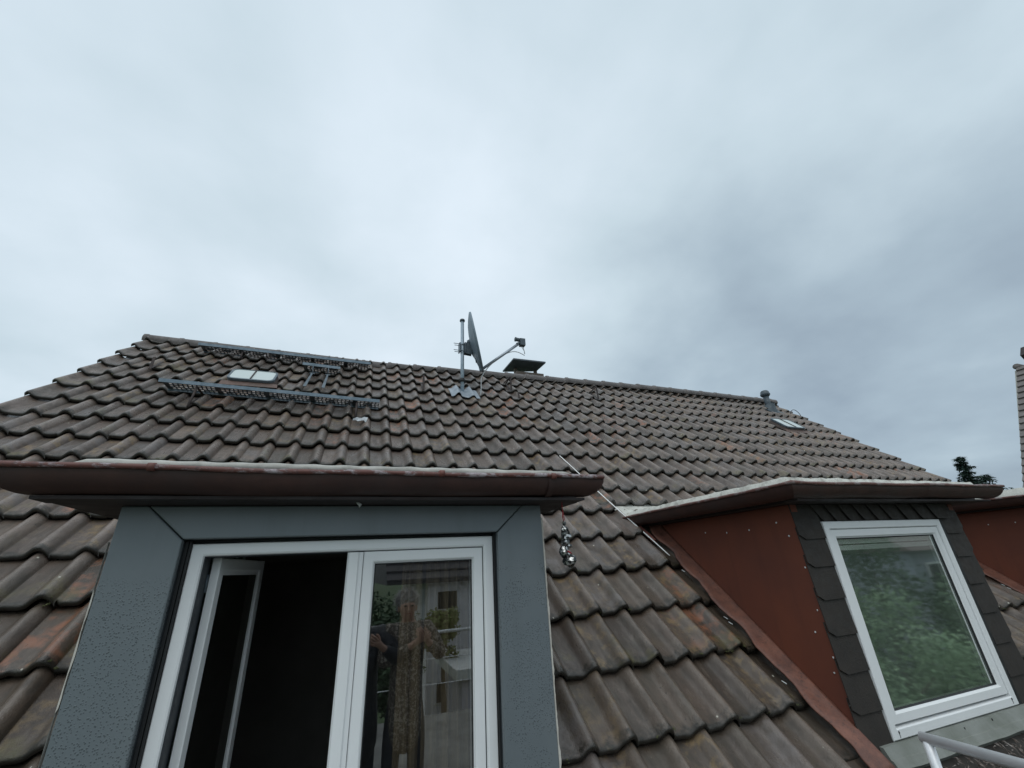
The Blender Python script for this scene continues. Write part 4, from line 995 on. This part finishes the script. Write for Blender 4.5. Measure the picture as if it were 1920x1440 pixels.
# leaf litter and grit lying on the tiles below the middle dormer
vsL, fsL = [], []
for k in range(5200):
    x = random.uniform(2.3, 5.6); s = s_of_Y(random.uniform(1.25, FY - .07)); h = -.025 + random.uniform(0, .03)
    c = RP(x, s, h); L = random.uniform(.010, .045); W = random.uniform(.002, .008)
    a = random.gauss(math.pi / 2 + .5, .7); u_ = (Vector((math.cos(a), 0, 0)) + vs_ * math.sin(a)).normalized(); w_ = nrm.cross(u_); b = len(vsL); up_ = nrm * random.uniform(-.006, .012)
    vsL += [c - u_ * L * .5, c + w_ * W * .5 + up_, c + u_ * L * .5, c - w_ * W * .5 + nrm * random.uniform(0, .01)]; fsL.append((b, b + 1, b + 2, b + 3))
mb = MB(); mb.add(vsL, fsL)
lm = Mat('dead_leaf_litter'); gi_ = lm.n.new('ShaderNodeObjectInfo'); lm.set(lm.ramp(lm.noise(40, 2), [(.3, (.06, .045, .035)), (.5, (.12, .09, .075)), (.68, (.30, .27, .25))]), .5); 
tag(mb.build('leaf_litter', lm.m, None, fix=False), 'dead leaves and grit scattered on tiles beside the steel rail', 'leaf litter', kind='stuff')

# ------------------------------------------------------------------ neighbour on the far right
nb = empty('neighbour_house', (26, 12, -7.5)); tag(nb, 'pale gabled house with stepped tile verge at the right photo edge', 'house')
NY = 7.0; A = Vector((23.85, NY, 6.13)); B = Vector((20.2, NY, 2.06)); dr = (A - B).normalized()
foot = B - dr * 6.0; apex = A + Vector((2.4, 0, 2.7)) 
mb = MB(); mb.prism([(foot.x + .5, NY + .15, -7.5), (foot.x + .5, NY + .15, foot.z), (A.x + .2, NY + .15, A.z - .05), (A.x + 9, NY + .15, A.z - .05), (A.x + 9, NY + .15, -7.5)], (0, -9, 0)); mb.build('wall', worn('cream_render', (.42, .41, .36), (.34, .33, .29), 1.5, .9), nb)
mb = MB(); nn_ = Vector((-dr.z, 0, dr.x)); L = (A - foot).length; k = 0; t_ = 0
while t_ < L:
    p = foot + dr * t_; q = foot + dr * min(L, t_ + .36); o_ = nn_ * .0
    mb.prism([p + nn_ * .06, q + nn_ * .0, q - nn_ * .14, p - nn_ * .14 + nn_ * .02], (0, -.34, 0)); mb.prism([p + Vector((0, -.345, 0)) - nn_ * .0, q + Vector((0, -.345, 0)) - nn_ * .02, q + Vector((0, -.345, 0)) - nn_ * .13, p + Vector((0, -.345, 0)) - nn_ * .11], (0, -8.6, 0)); t_ += .34
mb.build('roof', worn('grey_brown_verge_tiles', (.16, .145, .135), (.11, .10, .095), 3, .7), nb)
mb = MB(); mb.tube([A + Vector((0, -.02, .04)), A + Vector((3, -.02, .04))], .12, 10); mb.build('ridge_cap', RIDGE, nb)
mb = MB(); e0 = Vector((24.75, NY, 6.78)); mb.prism([e0, e0 + Vector((.45, 0, .42)), e0 + Vector((3.5, 0, .42)), e0 + Vector((3.5, 0, -.55)), e0 + Vector((.42, 0, -.55))], (0, -6, 0)); mb.build('upper_eaves', SOFFIT, nb)

# ------------------------------------------------------------------ trees
LEAFC = {}
def leaf_mat(name, c0, c1):
    m = Mat(name); m.set(m.ramp(m.noise(1.3, 3, .6), [(.3, c0), (.7, c1)]), .6, 0, .3); return m.m
PINE = leaf_mat('blue_green_needles', (.035, .065, .055), (.06, .095, .075)); BARK = worn('rough_bark', (.07, .055, .045), (.11, .09, .07), 6, .95, bump=.8)
LEAFD = leaf_mat('deep_green_leaves', (.045, .085, .045), (.075, .125, .06)); LEAFL = leaf_mat('fresh_green_leaves', (.17, .27, .15), (.26, .37, .21)); LEAFY = leaf_mat('yellow_green_leaves', (.13, .17, .045), (.18, .22, .06))
def conifer_top():
    t = empty('conifer_tree', (34.0, 14, -7.5)); tag(t, 'ragged conifer top showing beyond the right verge of the roof', 'tree')
    top = Vector((33.75, 14, 4.70)); top2 = Vector((36.3, 14.3, 3.72))
    mb = MB(); mb.tube([(34.4, 14, -7.5), (34.3, 14, 0), (34.1, 14, 3), tuple(top)], [.26, .18, .09, .02], 8); mb.tube([(34.3, 14, 0.6), (35.2, 14.2, 2.2), tuple(top2)], [.1, .06, .015], 7); mb.build('trunk', BARK, t)
    V, F = [], []
    def twig(p, d, L, n):
        d = d.normalized()
        for k in range(n):
            f = (k + .5) / n; c = p + d * (L * f) + Vector((0, 0, -.25 * L * f * f)); w = .42 * (1 - .55 * f)
            for q in range(5):
                a = random.uniform(0, 6.28); e = (Vector((math.cos(a), math.sin(a), random.uniform(-.9, .15)))).normalized() * random.uniform(.5, 1) * w
                s_ = e.cross(Vector((0, 0, 1))).normalized() * .05; b = len(V); V.extend([c - s_, c + s_, c + e + s_ * .3, c + e - s_ * .3]); F.append((b, b + 1, b + 2, b + 3))
    for k in range(210):
        f = random.random() ** .9; z = 4.75 - f * 5.6; base = Vector((33.75 + .55 * min(1, f * 1.8), 14, z)); R_ = .18 + 1.25 * f ** .8
        a = random.uniform(0, 6.28); 
        if z > 3.0 and random.random() < .30: continue
        twig(base, Vector((math.cos(a), math.sin(a), random.uniform(-.1, .5))), R_ * random.uniform(.5, 1.1), 9)
    for k in range(14):
        a = random.uniform(0, 6.28); twig(top2 - Vector((.5, 0, .55)) * random.random(), Vector((math.cos(a), math.sin(a), .1)), random.uniform(.25, .6), 5)
    for k in range(60):
        a = random.uniform(0, 6.28); twig(Vector((random.uniform(32.6, 36.4), 14 + random.uniform(-.6, .6), random.uniform(1.6, 2.85))), Vector((math.cos(a), math.sin(a), .2)), random.uniform(.3, .8), 6)
    mb = MB(); mb.add(V, F); mb.build('crown', PINE, t, fix=False)
conifer_top()
def leafy_tree(x, y, zt, rad, lab, mat, n=5200, size=.16, squash=1.15, seed=0):
    rr = random.Random(seed + 11); t = empty('leafy_tree', (x, y, -7.5)); tag(t, lab, 'tree')
    cz_ = zt - rad * squash; mb = MB(); mb.tube([(x, y, -7.5), (x + .1, y, (cz_ - 7.5) / 2), (x, y, cz_)], [.06 * rad + .08, .045 * rad + .06, .05], 9)
    cl = []
    for k in range(34):
        d = Vector((rr.gauss(0, 1), rr.gauss(0, 1), rr.gauss(0, 1))).normalized() * rr.uniform(.45, .92); c = Vector((x + d.x * rad, y + d.y * rad, cz_ + d.z * rad * squash)); cl.append((c, rad * rr.uniform(.2, .36)))
        if k < 12: mb.tube([(x, y, cz_ - rad * .4), tuple(c)], [.06, .015], 5)
    mb.build('trunk', BARK, t); V, F = [], []
    for k in range(n):
        c, r_ = cl[k % len(cl)]; d = Vector((rr.gauss(0, 1), rr.gauss(0, 1), rr.gauss(0, 1))).normalized(); p = c + d * r_ * rr.uniform(.55, 1.05)
        u_ = Vector((rr.gauss(0, 1), rr.gauss(0, 1), rr.gauss(0, .6))).normalized(); w_ = u_.cross(d + Vector((0, 0, .01))).normalized(); s_ = size * rr.uniform(.6, 1.2); b = len(V)
        V.extend([p - u_ * s_, p + w_ * s_ * .5, p + u_ * s_, p - w_ * s_ * .5]); F.append((b, b + 1, b + 2, b + 3))
    mb = MB(); mb.add(V, F); mb.build('crown', mat, t, fix=False)
leafy_tree(.75, -10.2, -.2, 1.9, 'dark dense tree mirrored in the closed glass behind the woman', LEAFD, 15000, .075, seed=1)
leafy_tree(3.15, -11.6, -.95, .72, 'small yellow-green tree mirrored beside the white house', LEAFY, 5000, .06, seed=2)
leafy_tree(15.0, -7.0, -.6, 3.0, 'fresh green tree mirrored in the right dormer window', LEAFL, 20000, .075, seed=3)
leafy_tree(21.0, -9.5, .9, 4.2, 'tall deep green tree mirrored at the top of the right dormer window', LEAFD, 16000, .11, seed=4)
leafy_tree(10.5, -6.6, -1.6, 2.2, 'low dark green tree mirrored at the foot of the right dormer window', LEAFD, 9000, .08, seed=5)
leafy_tree(29.0, -8.5, .2, 4.2, 'broad fresh green tree farthest out in the garden behind the terrace', LEAFL, 12000, .12, seed=6)

# ------------------------------------------------------------------ house across the garden (seen mirrored in the glass)
oh = empty('white_house', (8, -17, -7.5)); tag(oh, 'white rendered house with dark tiled roof mirrored in the closed glass', 'house')
wy = -14.2
mb = MB(); mb.box(3.1, 13.0, wy - 8, wy, -7.5, -.32); mb.build('wall', worn('white_render', (.72, .71, .74), (.64, .63, .66), 2, .85), oh)
mb = MB(); mb.prism([(1.5, wy + .5, -.40), (1.5, wy + .5, -.30), (1.5, wy - 4, 3.0), (1.5, wy - 8.5, -.30), (1.5, wy - 8.5, -.40)], (12.4, 0, 0))
for k in range(11): f = k / 11; mb.box(1.49, 13.91, wy + .5 - 4.5 * f - .06, wy + .5 - 4.5 * f, -.28 + 3.3 * f, -.22 + 3.3 * f)
mb.build('roof', worn('dark_slate_roof', (.06, .055, .06), (.085, .08, .085), 4, .6), oh)
for wx in (3.50, 6.2, 9.0):
    for zz_ in (-1.34, -4.3):
        mb = MB(); mb.box(wx, wx + .75, wy + .0, wy + .02, zz_, zz_ + .6); w_ = mb.build('window', GASKET, oh)
        mb = MB(); mb.box(wx - .05, wx + .80, wy, wy + .08, zz_ - .08, zz_ - .003); mb.build('sill', WALLM, w_)
ga = empty('garage', (6, -11, -7.5)); tag(ga, 'low white outbuilding with flat pale roof edge mirrored in the closed glass', 'outbuilding')
mb = MB(); mb.box(3.3, 7.5, -12.4, -9.6, -7.5, -2.75); mb.build('wall', worn('pale_lilac_render', (.55, .52, .58), (.48, .46, .52), 2, .85), ga)
mb = MB(); mb.box(3.1, 7.7, -12.6, -9.4, -2.745, -2.50); mb.build('roof_edge', WHITE2, ga)

gh = empty('grey_house', (34, -13, -7.5)); tag(gh, 'long blue-grey house with dark roof mirrored at the top of the right dormer window', 'house')
mb = MB(); mb.box(26, 44, -18, -10.5, -7.5, -.2); mb.build('wall', worn('blue_grey_render', (.34, .38, .42), (.28, .32, .36), 1, .85), gh)
mb = MB(); mb.prism([(25.6, -10.1, -.25), (25.6, -14.2, 2.6), (25.6, -18.4, -.25)], (19, 0, 0)); mb.build('roof', worn('dull_brown_roof', (.12, .10, .09), (.16, .13, .115), 3, .7), gh)
for k in range(6):
    mb = MB(); mb.box(27 + k * 2.8, 28.2 + k * 2.8, -10.49, -10.46, -2.1, -.9); w_ = mb.build('window', GASKET, gh)
    mb = MB(); mb.ringframe(26.92 + k * 2.8, 28.28 + k * 2.8, -2.18, -.82, [(0, -10.48), (0, -10.40), (.08, -10.40), (.08, -10.48)]); mb.build('window_frame', WHITE, w_)
# ------------------------------------------------------------------ ground
gm = Mat('garden_ground'); gm.set(gm.ramp(gm.noise(.35, 6, .6), [(.35, (.05, .085, .03)), (.6, (.075, .11, .045)), (.8, (.11, .10, .07))]), .95).bump(gm.noise(8, 5), .6, .05)
mb = MB(); mb.add([(-900, -900, -7.5), (900, -900, -7.5), (900, 900, -7.5), (-900, 900, -7.5)], [(0, 1, 2, 3)]); tag(mb.build('ground', gm.m, None, fix=False), kind='structure')

# ------------------------------------------------------------------ people
SKIN = worn('skin', (.55, .34, .26), (.47, .28, .215), 12, .5)
def skin_mesh(name, nodes, edges, mat, par, sub=2, root=None):
    me = bpy.data.meshes.new(name); keys = list(nodes); idx = {k: i for i, k in enumerate(keys)}
    me.from_pydata([nodes[k][0] for k in keys], [(idx[a], idx[b]) for a, b in edges], [])
    o = bpy.data.objects.new(name, me); COL.objects.link(o); parent(o, par)
    sk = o.modifiers.new('skin', 'SKIN'); sk.use_smooth_shade = True; sk.branch_smoothing = .5
    if not me.skin_vertices: me.skin_vertices.new()
    for k in keys:
        r_ = nodes[k][1]; v = me.skin_vertices[0].data[idx[k]]; v.radius = (r_, r_) if isinstance(r_, (int, float)) else r_
        v.use_root = (k == root)
    sb = o.modifiers.new('smooth', 'SUBSURF'); sb.levels = sub; sb.render_levels = sub
    me.materials.append(mat); return o
def person(ox, oy, fz, hgt, lab, top_mat, leg_mat, hair_mat, wristL, wristR, elbL, elbR, headlean, with_print=None, curl=1, female=True, bend=None, coat_open=False):
    t = empty('person', (ox, oy, fz)); tag(t, lab, 'person'); s = hgt / 1.66
    def W(x, y, z): return Vector((ox + x * s, oy + y * s, fz + z * s))
    hx, hy = headlean
    n = {'pel': (W(0, 0, .93), .11 * s), 'wa': (W(0, .0, 1.06), .115 * s), 'ch': (W(0, 0, 1.285), .138 * s), 'nk0': (W(0, .0, 1.40), .07 * s), 'nk': (W(hx * .3, hy * .3, 1.445), .055 * s),
         'jaw': (W(hx * .6, .028 + hy * .6, 1.468), .058 * s), 'face': (W(hx * .8, .018 + hy * .8, 1.525), .080 * s), 'crown': (W(hx, .0 + hy, 1.578), .082 * s)}
    e = [('pel', 'wa'), ('wa', 'ch'), ('ch', 'nk0'), ('nk0', 'nk'), ('nk', 'jaw'), ('jaw', 'face'), ('face', 'crown')]
    for sd_, S in ((-1, 'L'), (1, 'R')):
        n['sh' + S] = (W(.170 * sd_, 0, 1.375), .064 * s); el = elbL if sd_ < 0 else elbR; wr = wristL if sd_ < 0 else wristR
        el, wr = Vector(el), Vector(wr); n['el' + S] = (el, .043 * s); n['wr' + S] = (wr, .027 * s)
        hd = (wr - el).normalized(); pc = wr + hd * .05 * s; n['pa' + S] = (pc, (.034 * s, .018 * s))
        e += [('ch', 'sh' + S), ('sh' + S, 'el' + S), ('el' + S, 'wr' + S), ('wr' + S, 'pa' + S)]
        side = hd.cross(Vector((0, 1, 0))).normalized() if abs(hd.y) < .9 else Vector((1, 0, 0)); fr = side.cross(hd).normalized() * -1
        for q, (off, L) in enumerate(((-.027, .070), (-.009, .080), (.009, .075), (.026, .060))):
            b = pc + side * off * s + hd * .032 * s; m_ = b + hd * L * .5 * s + fr * .010 * curl; ti = m_ + (hd * .25 + fr * .75 * curl).normalized() * L * .5 * s
            n[f'f{q}a{S}'] = (b, .0095 * s); n[f'f{q}b{S}'] = (m_, .0088 * s); n[f'f{q}c{S}'] = (ti, .0075 * s); e += [('pa' + S, f'f{q}a{S}'), (f'f{q}a{S}', f'f{q}b{S}'), (f'f{q}b{S}', f'f{q}c{S}')]
        tb = pc - side * .03 * s * sd_; n['t0' + S] = (tb, .011 * s); n['t1' + S] = (tb - side * .02 * s * sd_ + hd * .02 * s + fr * .02 * s, .010 * s); n['t2' + S] = (tb - side * .018 * s * sd_ + hd * .045 * s + fr * .03 * s, .008 * s)
        e += [('pa' + S, 't0' + S), ('t0' + S, 't1' + S), ('t1' + S, 't2' + S)]
        n['hp' + S] = (W(.085 * sd_, 0, .86), .070 * s); n['kn' + S] = (W(.10 * sd_, .02, .48), .055 * s); n['an' + S] = (W(.105 * sd_, -.02, .09), .038 * s); n['to' + S] = (W(.12 * sd_, .13, .03), .032 * s)
        e += [('pel', 'hp' + S), ('hp' + S, 'kn' + S), ('kn' + S, 'an' + S), ('an' + S, 'to' + S)]
    body = skin_mesh('body', n, e, SKIN, t, 2, 'pel')
    # jacket or blouse
    c = {k: n[k] for k in ('wa', 'ch', 'nk0', 'shL', 'shR', 'elL', 'elR')}
    c = {k: (v[0], v[1] * ((1.22 if female else 1.42) if k in ('wa', 'ch') else (1.15 if female else 1.4)) + .012) for k, v in c.items()}; c['hem'] = (W(0, 0, .46 if female else .42), (.17 if female else .22) * s); c['nk0'] = (W(0, 0, 1.41), .066 * s)
    for S in 'LR': c['cu' + S] = (n['elL' if S == 'L' else 'elR'][0].lerp(n['wr' + S][0], .88), .038 * s)
    skin_mesh('blouse' if female else 'jacket', c, [('hem', 'wa'), ('wa', 'ch'), ('ch', 'nk0'), ('ch', 'shL'), ('ch', 'shR'), ('shL', 'elL'), ('shR', 'elR'), ('elL', 'cuL'), ('elR', 'cuR')], top_mat, t, 2, 'ch')
    l = {'w': (W(0, 0, 1.04), .125 * s), 'c': (W(0, 0, .95), .14 * s)}
    for S in 'LR': l['h' + S] = (W(-.088 if S == 'L' else .088, 0, .76), .088 * s); l['k' + S] = (n['kn' + S][0], .075 * s); l['a' + S] = (n['an' + S][0], .062 * s)
    skin_mesh('trousers', l, [('w', 'c'), ('c', 'hL'), ('hL', 'kL'), ('kL', 'aL'), ('c', 'hR'), ('hR', 'kR'), ('kR', 'aR')], leg_mat, t, 2, 'w')
    for S in 'LR':
        mb = MB(); a = n['to' + S][0]; b = n['an' + S][0]; mb.sphere((a.x, (a.y + b.y) / 2, fz + .04), .05, sc=(.85, 2.4, .8)); mb.build('shoe', GASKET, t)
    # features
    fc = n['face'][0]; F = fc + Vector((0, .078 * s, 0))
    mb = MB(); mb.prism([F + Vector((-.004, .006, .024)) * s, F + Vector((.004, .006, .024)) * s, F + Vector((.014, .012, -.014)) * s, F + Vector((-.014, .012, -.014)) * s], tuple(Vector((0, .013, -.003)) * s)); mb.sphere(F + Vector((0, .018, -.012)) * s, .012 * s, 10, 8)
    for sx_ in (-1, 1): mb.sphere(fc + Vector((.078 * sx_, -.005, .0)) * s, .022 * s, 10, 8, (.4, .7, 1.3))
    mb.build('facial_features', SKIN, t)
    mb = MB()
    for sx_ in (-1, 1): mb.sphere(F + Vector((.030 * sx_, -.004, .022)) * s, .0115 * s, 10, 8, (1.2, .8, .7))
    split_build(mb, 'eyes', GASKET, t)
    mb = MB(); mb.tube([F + Vector((-.022, .002, -.040)) * s, F + Vector((0, .009, -.038)) * s, F + Vector((.022, .002, -.040)) * s], [.002, .0048, .002], 8); mb.build('mouth', worn('lip', (.35, .10, .09), (.3, .09, .08), 20, .4), t)
    V, Fc = [], []; cc = n['crown'][0] + Vector((0, -.022, .004))
    mb = MB(); mb.sphere(cc, .096 * s, 26, 16, (1.02, 1.0, 1.0), .07)
    for k in range(900):
        d = Vector((random.gauss(0, 1), random.gauss(-.35, 1), random.gauss(.5, .8))).normalized()
        if d.y > .45 and d.z < .45: continue
        p = cc + Vector((d.x, d.y * 1.0, d.z)) * .094 * s; q = p + (d + Vector((random.gauss(0, .5), random.gauss(0, .3), -.6 + random.gauss(0, .3)))).normalized() * random.uniform(.02, .045) * s
        w_ = d.cross(Vector((.1, .2, 1))).normalized() * .004; mb.add([p - w_, p + w_, q + w_ * .4, q - w_ * .4], [(0, 1, 2, 3)])
    mb.build('hair', hair_mat, t, fix=False)
    return t, n, W
HAIRG = worn('grey_hair', (.40, .39, .38), (.24, .23, .22), 60, .7); HAIRD = worn('dark_hair', (.04, .03, .025), (.07, .05, .04), 60, .6)
LEOP = Mat('mottled_blouse_print'); _v = LEOP.vor(46, None, 'DISTANCE_TO_EDGE')
LEOP.set(LEOP.mix(LEOP.step(LEOP.noise(55, 4, .7), .5, .56), (.08, .065, .055), (.42, .37, .32)), .8); LEOP = LEOP.m
NAVY = Mat('creased_navy_jacket'); NAVY.set(NAVY.mix(NAVY.step(NAVY.noise(24, 6, .75, dist=1.2), .60, .67), (.016, .02, .032), (.13, .15, .19)), .35); NAVY.bump(NAVY.noise(14, 5, .7, dist=1), 1, .03); NAVY = NAVY.m
JEANS = worn('dark_trousers', (.03, .035, .05), (.045, .05, .065), 20, .85)
# woman beside the photographer, hands clasped at the chest
person(.575, -.42, -1.80, 1.645, 'grey-haired woman in a mottled blouse with clasped hands, mirrored in the glass', LEOP, JEANS, HAIRG,
       (.615, -.24, -.545), (.715, -.235, -.535), (.36, -.36, -.70), (.86, -.36, -.68), (-.02, .01))
# photographer holding the phone up
pt, pn, PW = person(.19, -.44, -1.80, 1.62, 'person in a creased navy jacket holding up a phone, shoulder mirrored at the glass edge', NAVY, JEANS, HAIRD,
       (-.135, -.115, -.10), (.33, -.14, -.53), (-.12, -.25, -.35), (.50, -.30, -.66), (-.12, 0), female=False)
ph = MB(); ph.box(-.145, .022, -.016, -.007, -.062, .014); o = ph.build('phone', GASKET, None, bevel=.003); tag(o, 'black phone held level above the photographer', 'phone')
